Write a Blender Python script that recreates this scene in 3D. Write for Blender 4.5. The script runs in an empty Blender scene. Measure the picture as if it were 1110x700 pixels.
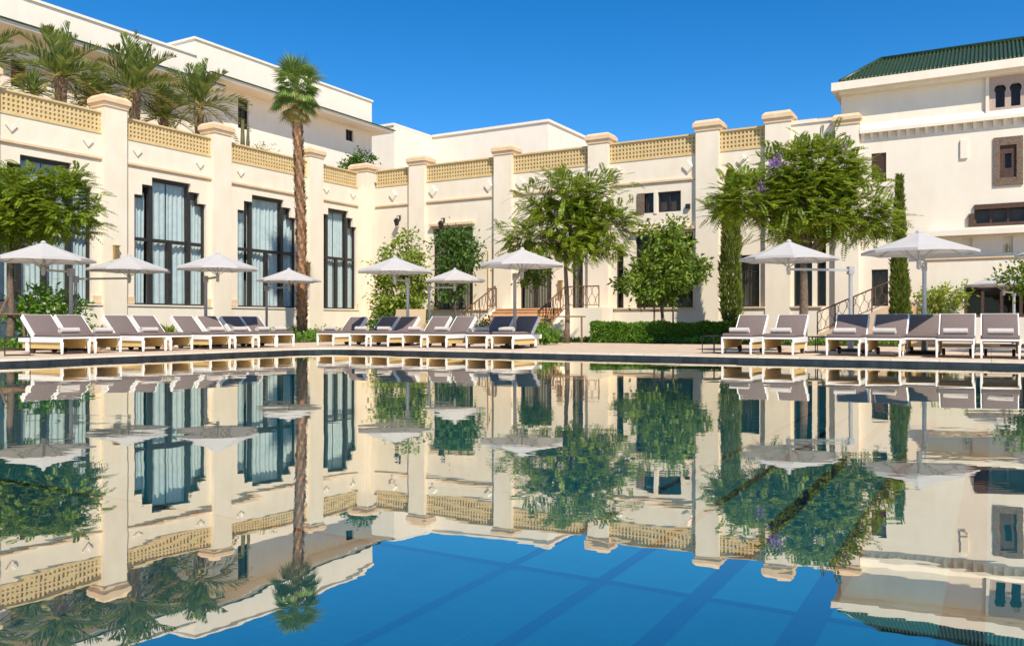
import bpy, bmesh, math, random
import numpy as np
from mathutils import Vector, Matrix

random.seed(7)
RNG = np.random.default_rng(11)
R = math.radians
scene = bpy.context.scene
COL = scene.collection

# ------------------------------------------------------------------ camera, sky, sun, exposure
EYE = 0.74                      # eye height over the deck (z = 0); the water lies just under the coping
FPX, CX, CY = 900.0, 555.0, 350.0
WATER = -0.125
cam_d = bpy.data.cameras.new("camera")
cam = bpy.data.objects.new("camera", cam_d)
COL.objects.link(cam)
cam.location = (0, 0, EYE)
cam.rotation_euler = (R(90), 0, 0)
cam_d.sensor_width = 36
cam_d.lens = 36 * FPX / 1110.0
cam_d.clip_end = 2000
scene.camera = cam

SUN_AZ, SUN_EL = 162.0, 47.0    # clockwise from +Y
world = bpy.data.worlds.new("World")
scene.world = world
world.use_nodes = True
wn, wl = world.node_tree.nodes, world.node_tree.links
for n in list(wn): wn.remove(n)
sky = wn.new("ShaderNodeTexSky")
sky.sky_type = 'NISHITA'
sky.sun_disc = False
sky.sun_elevation = R(SUN_EL)
sky.sun_rotation = R(SUN_AZ)
sky.altitude = 1800
sky.air_density = 1.0
sky.dust_density = 0.25
sky.ozone_density = 4.0
hs = wn.new("ShaderNodeHueSaturation")
hs.inputs["Saturation"].default_value = 1.35
hs.inputs["Value"].default_value = 1.0
bg = wn.new("ShaderNodeBackground")
bg.inputs["Strength"].default_value = 0.125
wo = wn.new("ShaderNodeOutputWorld")
wl.new(sky.outputs[0], hs.inputs["Color"]); wl.new(hs.outputs[0], bg.inputs["Color"]); wl.new(bg.outputs[0], wo.inputs["Surface"])

sun_d = bpy.data.lights.new("sun", 'SUN')
sun_d.energy = 4.3
sun_d.angle = R(0.5)
sun_d.color = (1.0, 0.92, 0.80)
sun = bpy.data.objects.new("sun", sun_d)
COL.objects.link(sun)
sv = Vector((math.sin(R(SUN_AZ)) * math.cos(R(SUN_EL)), math.cos(R(SUN_AZ)) * math.cos(R(SUN_EL)), math.sin(R(SUN_EL))))
sun.rotation_euler = (-sv).to_track_quat('-Z', 'Y').to_euler()
sun.location = sv * 60

scene.view_settings.view_transform = 'Standard'
scene.view_settings.look = 'None'
scene.view_settings.gamma = 1
scene.view_settings.exposure = 0.42

# ------------------------------------------------------------------ small helpers
def X(px, Y): return (px - CX) / FPX * Y
def Zp(py, Y): return EYE + (CY - py) / FPX * Y

class Frame:
    """a facade's own axes: x along the wall (to the viewer's right), y into the building, z up"""
    def __init__(self, ox, oy, deg):
        self.o = (ox, oy); self.deg = deg
        a = R(deg)
        self.x = (math.cos(a), math.sin(a)); self.y = (-math.sin(a), math.cos(a))
    def t(self, px, yo=0.0):
        k = (px - CX) / FPX
        ox = self.o[0] + self.y[0] * yo; oy = self.o[1] + self.y[1] * yo
        return (k * oy - ox) / (self.x[0] - k * self.x[1])
    def w(self, t, yo=0.0):
        return (self.o[0] + self.x[0] * t + self.y[0] * yo, self.o[1] + self.x[1] * t + self.y[1] * yo)
    def z(self, py, t, yo=0.0):
        return Zp(py, self.w(t, yo)[1])

UF = Frame(-7.8, 45.2, 60)      # wing with the tall windows
VF = Frame(-7.8, 45.2, -30)     # wing behind the trees
KX, KY = -5.66, 24.9            # far corner of the pool
PU = Frame(KX, KY, 60)
PV = Frame(KX, KY, -30)

def tag(o, label=None, cat=None, group=None, kind=None):
    if label: o['label'] = label
    if cat: o['category'] = cat
    if group: o['group'] = group
    if kind: o['kind'] = kind
    return o

def empty(name, loc=(0, 0, 0), deg=0.0):
    o = bpy.data.objects.new(name, None)
    COL.objects.link(o)
    o.location = loc
    o.rotation_euler = (0, 0, R(deg))
    o.empty_display_size = 0.2
    return o

def link_mesh(name, verts, faces, mat, parent=None, smooth=False, loc=None, deg=0.0):
    me = bpy.data.meshes.new(name)
    me.from_pydata(verts, [], faces)
    me.update()
    if smooth:
        me.polygons.foreach_set("use_smooth", [True] * len(me.polygons))
    if mat is not None: me.materials.append(mat)
    o = bpy.data.objects.new(name, me)
    COL.objects.link(o)
    if parent is not None: o.parent = parent
    if loc is not None: o.location = loc; o.rotation_euler = (0, 0, R(deg))
    return o

class MB:
    def __init__(self): self.v = []; self.f = []
    def add(self, vs, fs):
        b = len(self.v)
        self.v.extend([tuple(p) for p in vs])
        self.f.extend([tuple(i + b for i in f) for f in fs])
        return self
    def box(self, x0, x1, y0, y1, z0, z1):
        return self.add([(x0,y0,z0),(x1,y0,z0),(x1,y1,z0),(x0,y1,z0),(x0,y0,z1),(x1,y0,z1),(x1,y1,z1),(x0,y1,z1)],
            [(0,3,2,1),(4,5,6,7),(0,1,5,4),(1,2,6,5),(2,3,7,6),(3,0,4,7)])
    def frust(self, x0, x1, y0, y1, z0, a, z1):
        """box whose top is wider (a>0) or narrower (a<0) by a on each side"""
        return self.add([(x0,y0,z0),(x1,y0,z0),(x1,y1,z0),(x0,y1,z0),(x0-a,y0-a,z1),(x1+a,y0-a,z1),(x1+a,y1+a,z1),(x0-a,y1+a,z1)],
            [(0,3,2,1),(4,5,6,7),(0,1,5,4),(1,2,6,5),(2,3,7,6),(3,0,4,7)])
    def tube(self, pts, rad, seg=8, cap=True):
        pts = [Vector(p) for p in pts]
        if not hasattr(rad, '__len__'): rad = [rad] * len(pts)
        n = len(pts)
        vs = []
        ref = None
        for i, p in enumerate(pts):
            d = (pts[min(i+1, n-1)] - pts[max(i-1, 0)])
            if d.length < 1e-9: d = Vector((0,0,1))
            d.normalize()
            if ref is None:
                ref = Vector((1,0,0)) if abs(d.x) < 0.8 else Vector((0,1,0))
            a = (ref - d * ref.dot(d)); a.normalize(); ref = a
            b = d.cross(a)
            for k in range(seg):
                t = 2 * math.pi * k / seg
                vs.append(p + (a * math.cos(t) + b * math.sin(t)) * rad[i])
        fs = []
        for i in range(n - 1):
            for k in range(seg):
                k2 = (k + 1) % seg
                fs.append((i*seg+k, i*seg+k2, (i+1)*seg+k2, (i+1)*seg+k))
        if cap:
            fs.append(tuple(range(seg))[::-1]); fs.append(tuple((n-1)*seg + k for k in range(seg)))
        return self.add(vs, fs)
    def prism(self, poly, y0, y1):
        """poly: (x, z) outline, extruded along y"""
        n = len(poly)
        vs = [(x, y0, z) for x, z in poly] + [(x, y1, z) for x, z in poly]
        fs = [tuple(range(n)), tuple(range(2*n-1, n-1, -1))]
        for i in range(n):
            j = (i + 1) % n
            fs.append((i, i + n, j + n, j))
        return self.add(vs, fs)
    def prism_x(self, poly, x0, x1):
        """poly: (y, z) outline, extruded along x"""
        n = len(poly)
        vs = [(x0, y, z) for y, z in poly] + [(x1, y, z) for y, z in poly]
        fs = [tuple(range(n))[::-1], tuple(range(n, 2*n))]
        for i in range(n):
            j = (i + 1) % n
            fs.append((i, j, j + n, i + n))
        return self.add(vs, fs)
    def wall(self, x0, x1, z0, z1, y0, y1, rects):
        """solid wall with rectangular (x0,x1,z0,z1) openings, no hidden faces"""
        xs = sorted({round(a, 4) for a in [x0, x1] + [r[0] for r in rects] + [r[1] for r in rects] if x0 <= a <= x1})
        zs = sorted({round(a, 4) for a in [z0, z1] + [r[2] for r in rects] + [r[3] for r in rects] if z0 <= a <= z1})
        nx, nz = len(xs) - 1, len(zs) - 1
        def full(i, k):
            if i < 0 or k < 0 or i >= nx or k >= nz: return False
            cx, cz = (xs[i]+xs[i+1])/2, (zs[k]+zs[k+1])/2
            return not any(r[0] < cx < r[1] and r[2] < cz < r[3] for r in rects)
        for i in range(nx):
            for k in range(nz):
                if not full(i, k): continue
                a, b, c, d = xs[i], xs[i+1], zs[k], zs[k+1]
                self.add([(a,y0,c),(b,y0,c),(b,y0,d),(a,y0,d)], [(0,1,2,3)])
                self.add([(a,y1,c),(b,y1,c),(b,y1,d),(a,y1,d)], [(3,2,1,0)])
                if not full(i-1,k): self.add([(a,y0,c),(a,y0,d),(a,y1,d),(a,y1,c)], [(0,1,2,3)])
                if not full(i+1,k): self.add([(b,y0,c),(b,y1,c),(b,y1,d),(b,y0,d)], [(0,1,2,3)])
                if not full(i,k-1): self.add([(a,y0,c),(a,y1,c),(b,y1,c),(b,y0,c)], [(0,1,2,3)])
                if not full(i,k+1): self.add([(a,y0,d),(b,y0,d),(b,y1,d),(a,y1,d)], [(0,1,2,3)])
        return self
    def build(self, name, mat, parent=None, smooth=False, loc=None, deg=0.0, bevel=0.0, segs=2):
        o = link_mesh(name, self.v, self.f, mat, parent, smooth, loc, deg)
        if bevel > 0:
            bm = bmesh.new(); bm.from_mesh(o.data)
            bmesh.ops.bevel(bm, geom=list(bm.edges), offset=bevel, segments=segs, affect='EDGES', profile=0.5)
            bm.to_mesh(o.data); bm.free()
            if smooth:
                o.data.polygons.foreach_set("use_smooth", [True] * len(o.data.polygons))
        return o

# ------------------------------------------------------------------ materials
MATS = {}
def nodes_of(name):
    m = bpy.data.materials.new(name)
    m.use_nodes = True
    nt = m.node_tree
    for n in list(nt.nodes): nt.nodes.remove(n)
    out = nt.nodes.new("ShaderNodeOutputMaterial")
    MATS[name] = m
    return m, nt, out

def noise_mat(name, c1, c2, scale=3.0, rough=0.8, bump=0.0, bscale=60.0, detail=6.0, spec=0.3, big=None, metallic=0.0):
    m, nt, out = nodes_of(name)
    N, L = nt.nodes, nt.links
    p = N.new("ShaderNodeBsdfPrincipled")
    tc = N.new("ShaderNodeTexCoord")
    nz = N.new("ShaderNodeTexNoise"); nz.inputs["Scale"].default_value = scale; nz.inputs["Detail"].default_value = detail
    nz.inputs["Roughness"].default_value = 0.62
    L.new(tc.outputs["Object"], nz.inputs["Vector"])
    cr = N.new("ShaderNodeValToRGB")
    cr.color_ramp.elements[0].position = 0.32; cr.color_ramp.elements[0].color = (*c1, 1)
    cr.color_ramp.elements[1].position = 0.68; cr.color_ramp.elements[1].color = (*c2, 1)
    L.new(nz.outputs["Fac"], cr.inputs["Fac"])
    L.new(cr.outputs["Color"], p.inputs["Base Color"])
    p.inputs["Roughness"].default_value = rough
    p.inputs["Metallic"].default_value = metallic
    p.inputs["Specular IOR Level"].default_value = spec
    if bump > 0:
        n2 = N.new("ShaderNodeTexNoise"); n2.inputs["Scale"].default_value = bscale; n2.inputs["Detail"].default_value = 4
        L.new(tc.outputs["Object"], n2.inputs["Vector"])
        b = N.new("ShaderNodeBump"); b.inputs["Strength"].default_value = bump; b.inputs["Distance"].default_value = 0.02
        L.new(n2.outputs["Fac"], b.inputs["Height"]); L.new(b.outputs["Normal"], p.inputs["Normal"])
    L.new(p.outputs[0], out.inputs["Surface"])
    return m

def stucco(name, c, dirt=(0.86, 0.8, 0.74)):
    """painted render: soft mottling and faint vertical rain streaks"""
    m, nt, out = nodes_of(name)
    N, L = nt.nodes, nt.links
    p = N.new("ShaderNodeBsdfPrincipled"); p.inputs["Roughness"].default_value = 0.9; p.inputs["Specular IOR Level"].default_value = 0.15
    tc = N.new("ShaderNodeTexCoord")
    mp = N.new("ShaderNodeMapping"); mp.inputs["Scale"].default_value = (1.4, 1.4, 0.5)
    L.new(tc.outputs["Object"], mp.inputs["Vector"])
    n1 = N.new("ShaderNodeTexNoise"); n1.inputs["Scale"].default_value = 1.6; n1.inputs["Detail"].default_value = 7
    L.new(mp.outputs[0], n1.inputs["Vector"])
    n2 = N.new("ShaderNodeTexNoise"); n2.inputs["Scale"].default_value = 0.7; n2.inputs["Detail"].default_value = 8
    L.new(tc.outputs["Object"], n2.inputs["Vector"])
    mul = N.new("ShaderNodeMath"); mul.operation = 'MULTIPLY'
    L.new(n1.outputs["Fac"], mul.inputs[0]); L.new(n2.outputs["Fac"], mul.inputs[1])
    cr = N.new("ShaderNodeValToRGB")
    cr.color_ramp.elements[0].position = 0.12; cr.color_ramp.elements[0].color = (c[0]*dirt[0], c[1]*dirt[1], c[2]*dirt[2], 1)
    cr.color_ramp.elements[1].position = 0.30; cr.color_ramp.elements[1].color = (*c, 1)
    L.new(mul.outputs[0], cr.inputs["Fac"])
    L.new(cr.outputs["Color"], p.inputs["Base Color"])
    n3 = N.new("ShaderNodeTexNoise"); n3.inputs["Scale"].default_value = 18; n3.inputs["Detail"].default_value = 6
    L.new(tc.outputs["Object"], n3.inputs["Vector"])
    b = N.new("ShaderNodeBump"); b.inputs["Strength"].default_value = 0.25; b.inputs["Distance"].default_value = 0.015
    L.new(n3.outputs["Fac"], b.inputs["Height"]); L.new(b.outputs["Normal"], p.inputs["Normal"])
    L.new(p.outputs[0], out.inputs["Surface"])
    return m

def leaf_mat(name, dark, mid, light, trans=0.3, rough=0.5):
    dark, mid, light = [tuple(c*1.25 for c in q) for q in (dark, mid, light)]
    m, nt, out = nodes_of(name)
    N, L = nt.nodes, nt.links
    g = N.new("ShaderNodeNewGeometry")
    tc = N.new("ShaderNodeTexCoord")
    nz = N.new("ShaderNodeTexNoise"); nz.inputs["Scale"].default_value = 1.3; nz.inputs["Detail"].default_value = 2
    L.new(tc.outputs["Object"], nz.inputs["Vector"])
    ad = N.new("ShaderNodeMath"); ad.operation = 'MULTIPLY_ADD'; ad.inputs[1].default_value = 0.5
    L.new(g.outputs["Random Per Island"], ad.inputs[0])
    sc = N.new("ShaderNodeMath"); sc.operation = 'MULTIPLY'; sc.inputs[1].default_value = 0.5
    L.new(nz.outputs["Fac"], sc.inputs[0]); L.new(sc.outputs[0], ad.inputs[2])
    cr = N.new("ShaderNodeValToRGB")
    e = cr.color_ramp.elements
    e[0].position = 0.12; e[0].color = (*dark, 1); e[1].position = 0.9; e[1].color = (*light, 1)
    k = e.new(0.5); k.color = (*mid, 1)
    L.new(ad.outputs[0], cr.inputs["Fac"])
    p = N.new("ShaderNodeBsdfPrincipled"); p.inputs["Roughness"].default_value = rough; p.inputs["Specular IOR Level"].default_value = 0.35
    L.new(cr.outputs["Color"], p.inputs["Base Color"])
    t = N.new("ShaderNodeBsdfTranslucent")
    hsv = N.new("ShaderNodeHueSaturation"); hsv.inputs["Hue"].default_value = 0.48; hsv.inputs["Value"].default_value = 1.5
    L.new(cr.outputs["Color"], hsv.inputs["Color"]); L.new(hsv.outputs[0], t.inputs["Color"])
    mx = N.new("ShaderNodeMixShader"); mx.inputs[0].default_value = trans
    L.new(p.outputs[0], mx.inputs[1]); L.new(t.outputs[0], mx.inputs[2]); L.new(mx.outputs[0], out.inputs["Surface"])
    return m

def schlick(nt, f0, normal=None):
    """reflectance that is the same seen from either side of the surface"""
    N, L = nt.nodes, nt.links
    lw = N.new("ShaderNodeLayerWeight"); lw.inputs["Blend"].default_value = 0.5
    if normal is not None: L.new(normal, lw.inputs["Normal"])
    pw = N.new("ShaderNodeMath"); pw.operation = 'POWER'; pw.inputs[1].default_value = 5.0
    L.new(lw.outputs["Facing"], pw.inputs[0])
    ma = N.new("ShaderNodeMath"); ma.operation = 'MULTIPLY_ADD'; ma.inputs[1].default_value = 1.0-f0; ma.inputs[2].default_value = f0
    L.new(pw.outputs[0], ma.inputs[0])
    return ma.outputs[0]

def glass_mat(name, tint, f0=0.05, rough=0.0):
    m, nt, out = nodes_of(name)
    N, L = nt.nodes, nt.links
    fr = schlick(nt, f0)
    gl = N.new("ShaderNodeBsdfGlossy"); gl.inputs["Roughness"].default_value = rough
    tr = N.new("ShaderNodeBsdfTransparent"); tr.inputs["Color"].default_value = (*tint, 1)
    mx = N.new("ShaderNodeMixShader")
    L.new(fr, mx.inputs[0]); L.new(tr.outputs[0], mx.inputs[1]); L.new(gl.outputs[0], mx.inputs[2])
    L.new(mx.outputs[0], out.inputs["Surface"])
    return m

def tile_mat(name, c1, c2, mortar, scale, bw=0.5, rh=0.25, msize=0.012, rough=0.6, spec=0.3, off=0.5, rot=0.0):
    m, nt, out = nodes_of(name)
    N, L = nt.nodes, nt.links
    p = N.new("ShaderNodeBsdfPrincipled"); p.inputs["Roughness"].default_value = rough; p.inputs["Specular IOR Level"].default_value = spec
    tc = N.new("ShaderNodeTexCoord")
    mp = N.new("ShaderNodeMapping"); mp.inputs["Rotation"].default_value = (0, 0, rot)
    L.new(tc.outputs["Object"], mp.inputs["Vector"])
    br = N.new("ShaderNodeTexBrick")
    br.inputs["Color1"].default_value = (*c1, 1); br.inputs["Color2"].default_value = (*c2, 1); br.inputs["Mortar"].default_value = (*mortar, 1)
    br.inputs["Scale"].default_value = scale; br.inputs["Mortar Size"].default_value = msize
    br.inputs["Brick Width"].default_value = bw; br.inputs["Row Height"].default_value = rh
    br.offset = off
    L.new(mp.outputs[0], br.inputs["Vector"])
    nz = N.new("ShaderNodeTexNoise"); nz.inputs["Scale"].default_value = 4; nz.inputs["Detail"].default_value = 8
    L.new(tc.outputs["Object"], nz.inputs["Vector"])
    mr = N.new("ShaderNodeMapRange"); mr.inputs["To Min"].default_value = 0.72; mr.inputs["To Max"].default_value = 1.25
    L.new(nz.outputs["Fac"], mr.inputs["Value"])
    mm = N.new("ShaderNodeMix"); mm.data_type = 'RGBA'; mm.blend_type = 'MULTIPLY'; mm.inputs[0].default_value = 1.0
    L.new(br.outputs["Color"], mm.inputs[6]); L.new(mr.outputs[0], mm.inputs[7])
    L.new(mm.outputs[2], p.inputs["Base Color"])
    L.new(p.outputs[0], out.inputs["Surface"])
    return m

CREAM = stucco("cream_render", (0.82, 0.715, 0.555), (0.94, 0.915, 0.88))
CREAM2 = stucco("pale_render", (0.82, 0.73, 0.585), (0.95, 0.93, 0.905))
WHITE_R = stucco("white_render", (0.83, 0.745, 0.615), (0.96, 0.945, 0.92))
PEACH = noise_mat("peach_stone", (0.68, 0.48, 0.28), (0.76, 0.56, 0.36), 2.5, 0.85, 0.2, 30)
OCHRE = noise_mat("ochre_lattice", (0.60, 0.44, 0.20), (0.69, 0.52, 0.27), 3.0, 0.85, 0.1, 40)
DARKF = noise_mat("dark_bronze", (0.018, 0.016, 0.015), (0.035, 0.03, 0.027), 8, 0.45, spec=0.5)
BROWNW = noise_mat("brown_wood", (0.06, 0.032, 0.02), (0.11, 0.06, 0.04), 12, 0.6)
CARVED = noise_mat("carved_screen", (0.09, 0.055, 0.038), (0.26, 0.185, 0.125), 26, 0.8, 0.6, 22)
ROSE = noise_mat("rose_panel", (0.40, 0.30, 0.24), (0.50, 0.39, 0.32), 20, 0.85, 0.3, 30)
CURT = noise_mat("aqua_curtain", (0.46, 0.50, 0.485), (0.56, 0.595, 0.575), 4, 0.9)
GLASS = glass_mat("window_glass", (0.90, 0.97, 0.98), 0.05)
DIMGLASS = glass_mat("tinted_glass", (0.58, 0.54, 0.47), 0.025)
PANEBACK = noise_mat('added_brown_pane_backing', (0.17, 0.14, 0.10), (0.24, 0.20, 0.145), 3, 0.8)
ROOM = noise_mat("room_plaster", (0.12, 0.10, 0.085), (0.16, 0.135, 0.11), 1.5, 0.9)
GREENT = noise_mat("green_tile", (0.018, 0.04, 0.012), (0.055, 0.085, 0.028), 7, 0.4, 0.15, 30, spec=0.5)
IRON = noise_mat("rusty_iron", (0.10, 0.05, 0.03), (0.20, 0.11, 0.07), 14, 0.7)
BLACKM = noise_mat("black_metal", (0.012, 0.012, 0.012), (0.025, 0.025, 0.025), 10, 0.45, spec=0.5)
BRASS = noise_mat("brass_lamp", (0.45, 0.32, 0.12), (0.55, 0.42, 0.2), 8, 0.35, metallic=0.8)
ALU = noise_mat("silver_pole", (0.42, 0.41, 0.39), (0.5, 0.49, 0.47), 6, 0.4, metallic=0.4, spec=0.5)
GREYPOLE = noise_mat("taupe_pole", (0.30, 0.27, 0.24), (0.36, 0.33, 0.29), 6, 0.45, spec=0.5)
WHITEF = noise_mat("white_frame", (0.80, 0.78, 0.73), (0.86, 0.84, 0.80), 5, 0.45, spec=0.4)
TAN = noise_mat("tan_wicker_and_shade", (0.60, 0.42, 0.15), (0.72, 0.52, 0.22), 40, 0.8, 0.3, 120)  # wicker chair legs; also warm bounced shade painted inside the loungers
CUSH = noise_mat("mauve_grey_fabric", (0.155, 0.117, 0.103), (0.197, 0.150, 0.134), 30, 0.92, 0.15, 160)
WICK = noise_mat("beige_wicker", (0.42, 0.31, 0.17), (0.56, 0.43, 0.26), 50, 0.85, 0.5, 90)
TOWEL = noise_mat("cream_towel", (0.52, 0.45, 0.39), (0.60, 0.53, 0.465), 30, 0.95, 0.5, 120)
RUBBER = noise_mat("brown_rubber", (0.04, 0.025, 0.02), (0.07, 0.045, 0.035), 10, 0.7)
BARK = noise_mat("grey_bark", (0.11, 0.075, 0.05), (0.22, 0.16, 0.11), 9, 0.9, 0.6, 30)
PALMD = noise_mat("date_palm_bark", (0.13, 0.085, 0.05), (0.30, 0.21, 0.13), 9, 0.9, 0.6, 30)
PALMB = noise_mat("palm_bark", (0.18, 0.09, 0.045), (0.44, 0.26, 0.14), 9, 0.9, 0.6, 30)
STAKE = noise_mat("stake_wood", (0.16, 0.09, 0.05), (0.26, 0.16, 0.09), 14, 0.85)
SOIL = noise_mat("garden_soil", (0.07, 0.05, 0.03), (0.13, 0.09, 0.055), 6, 0.95, 0.6, 25)
TERRA = tile_mat("terracotta_step", (0.66, 0.38, 0.18), (0.72, 0.43, 0.22), (0.5, 0.3, 0.16), 3.0, rough=0.7)
DECK = tile_mat("deck_paving", (0.60, 0.46, 0.33), (0.66, 0.51, 0.37), (0.44, 0.33, 0.23), 1.0, 0.6, 0.6, 0.012, 0.75, 0.25, 0.0, R(30))
COPE = tile_mat("coping_stone", (0.66, 0.54, 0.40), (0.72, 0.6, 0.45), (0.46, 0.36, 0.26), 1.0, 0.9, 0.9, 0.01, 0.65, 0.3, 0.0, R(30))
BLACKT = noise_mat("black_pool_tile", (0.008, 0.01, 0.012), (0.04, 0.044, 0.048), 5, 0.3, 0.2, 30, spec=0.5)
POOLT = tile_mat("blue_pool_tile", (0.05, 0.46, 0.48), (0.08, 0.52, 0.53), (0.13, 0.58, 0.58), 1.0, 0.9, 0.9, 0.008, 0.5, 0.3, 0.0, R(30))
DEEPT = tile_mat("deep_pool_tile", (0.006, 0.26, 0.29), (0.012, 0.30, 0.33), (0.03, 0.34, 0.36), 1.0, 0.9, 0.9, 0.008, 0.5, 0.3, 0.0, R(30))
LANE = noise_mat("navy_pool_tile", (0.003, 0.035, 0.11), (0.006, 0.05, 0.14), 3, 0.5)
CACT = noise_mat("cactus_skin", (0.07, 0.065, 0.03), (0.13, 0.12, 0.05), 6, 0.7)
CLAY = noise_mat("clay_pot", (0.42, 0.22, 0.12), (0.5, 0.28, 0.16), 6, 0.85)

def canopy_mat():
    m, nt, out = nodes_of("ivory_canvas")
    N, L = nt.nodes, nt.links
    d = N.new("ShaderNodeBsdfDiffuse"); t = N.new("ShaderNodeBsdfTranslucent")
    tc = N.new("ShaderNodeTexCoord"); nz = N.new("ShaderNodeTexNoise"); nz.inputs["Scale"].default_value = 2.5; nz.inputs["Detail"].default_value = 5
    L.new(tc.outputs["Object"], nz.inputs["Vector"])
    cr = N.new("ShaderNodeValToRGB")
    cr.color_ramp.elements[0].color = (0.56, 0.53, 0.50, 1); cr.color_ramp.elements[1].color = (0.63, 0.60, 0.565, 1)
    L.new(nz.outputs["Fac"], cr.inputs["Fac"])
    L.new(cr.outputs[0], d.inputs["Color"]); L.new(cr.outputs[0], t.inputs["Color"])
    mx = N.new("ShaderNodeMixShader"); mx.inputs[0].default_value = 0.22
    L.new(d.outputs[0], mx.inputs[1]); L.new(t.outputs[0], mx.inputs[2]); L.new(mx.outputs[0], out.inputs["Surface"])
    return m
CANVAS = canopy_mat()

def water_mat():
    m, nt, out = nodes_of("pool_water")
    N, L = nt.nodes, nt.links
    tc = N.new("ShaderNodeTexCoord")
    mp = N.new("ShaderNodeMapping"); mp.inputs["Scale"].default_value = (0.55, 1.0, 1.0)
    L.new(tc.outputs["Object"], mp.inputs["Vector"])
    n1 = N.new("ShaderNodeTexNoise"); n1.inputs["Scale"].default_value = 1.1; n1.inputs["Detail"].default_value = 2.0; n1.inputs["Roughness"].default_value = 0.4
    L.new(mp.outputs[0], n1.inputs["Vector"])
    n2 = N.new("ShaderNodeTexNoise"); n2.inputs["Scale"].default_value = 6.0; n2.inputs["Detail"].default_value = 2.0
    L.new(mp.outputs[0], n2.inputs["Vector"])
    # calm patches and lightly ruffled patches
    n3 = N.new("ShaderNodeTexNoise"); n3.inputs["Scale"].default_value = 0.16; n3.inputs["Detail"].default_value = 1.0
    L.new(tc.outputs["Object"], n3.inputs["Vector"])
    mr = N.new("ShaderNodeMapRange"); mr.inputs["From Min"].default_value = 0.42; mr.inputs["From Max"].default_value = 0.66
    mr.inputs["To Min"].default_value = 0.05; mr.inputs["To Max"].default_value = 0.26
    L.new(n3.outputs["Fac"], mr.inputs["Value"])
    mu = N.new("ShaderNodeMath"); mu.operation = 'MULTIPLY'
    L.new(n2.outputs["Fac"], mu.inputs[0]); L.new(mr.outputs[0], mu.inputs[1])
    ad = N.new("ShaderNodeMath"); ad.operation = 'ADD'
    L.new(n1.outputs["Fac"], ad.inputs[0]); L.new(mu.outputs[0], ad.inputs[1])
    b = N.new("ShaderNodeBump"); b.inputs["Strength"].default_value = 1.0; b.inputs["Distance"].default_value = 0.0034
    L.new(ad.outputs[0], b.inputs["Height"])
    fr = schlick(nt, 0.53, b.outputs[0])
    gl = N.new("ShaderNodeBsdfGlossy"); gl.inputs["Roughness"].default_value = 0.0; gl.inputs["Color"].default_value = (1.0, 0.955, 0.85, 1)
    L.new(b.outputs[0], gl.inputs["Normal"])
    tr = N.new("ShaderNodeBsdfTransparent"); tr.inputs["Color"].default_value = (0.34, 0.66, 0.72, 1)
    mx = N.new("ShaderNodeMixShader")
    L.new(fr, mx.inputs[0]); L.new(tr.outputs[0], mx.inputs[1]); L.new(gl.outputs[0], mx.inputs[2])
    L.new(mx.outputs[0], out.inputs["Surface"])
    return m
WATERM = water_mat()

LF_JAC = leaf_mat("jacaranda_leaf", (0.045, 0.09, 0.006), (0.14, 0.205, 0.013), (0.31, 0.355, 0.033), 0.34)
LF_CIT = leaf_mat("lime_leaf", (0.06, 0.10, 0.01), (0.17, 0.23, 0.025), (0.34, 0.38, 0.055), 0.35)
LF_DARK = leaf_mat("dark_leaf", (0.02, 0.055, 0.008), (0.05, 0.11, 0.015), (0.12, 0.20, 0.03), 0.25)
LF_ROUND = leaf_mat("glossy_leaf", (0.035, 0.075, 0.008), (0.10, 0.165, 0.016), (0.25, 0.31, 0.035), 0.25)
LF_CYP = leaf_mat("cypress_leaf", (0.05, 0.075, 0.01), (0.105, 0.14, 0.018), (0.19, 0.21, 0.035), 0.15)
LF_HEDGE = leaf_mat("hedge_leaf", (0.04, 0.10, 0.008), (0.09, 0.19, 0.015), (0.17, 0.29, 0.025), 0.25)
LF_PALM = leaf_mat("date_palm_leaf", (0.055, 0.09, 0.014), (0.125, 0.17, 0.034), (0.27, 0.30, 0.075), 0.2)
LF_FAN = leaf_mat("fan_palm_leaf", (0.05, 0.11, 0.015), (0.12, 0.19, 0.035), (0.25, 0.30, 0.08), 0.25)
LF_DRY = leaf_mat("dry_palm_leaf", (0.20, 0.17, 0.05), (0.32, 0.27, 0.08), (0.46, 0.39, 0.14), 0.25)
LF_AGAVE = leaf_mat("grey_green_leaf", (0.12, 0.15, 0.06), (0.20, 0.23, 0.10), (0.30, 0.32, 0.16), 0.2)
PURPLE = leaf_mat("purple_blossom", (0.18, 0.07, 0.30), (0.28, 0.12, 0.42), (0.40, 0.20, 0.55), 0.3)

# ------------------------------------------------------------------ the setting: ground, pool, beds
def pool_loop(off, r):
    """pool outline in the world; off > 0 lies outside the water"""
    pts = []
    A, B = 46.0, 42.0            # length along the two edges
    def w(a, b):                 # a along the trees' edge, b along the tall windows' edge towards the viewer
        return (KX + PV.x[0]*a - PU.x[0]*b, KY + PV.x[1]*a - PU.x[1]*b)
    lo = -off
    rr = r + off
    for k in range(9):           # rounded far corner
        t = R(90) * k / 8
        a = lo + rr - rr * math.cos(t); b = lo + rr - rr * math.sin(t)
        pts.append(w(a, b))
    pts.append(w(A + off, lo)); pts.append(w(A + off, B + off)); pts.append(w(lo, B + off))
    return pts                   # clockwise from above

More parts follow.
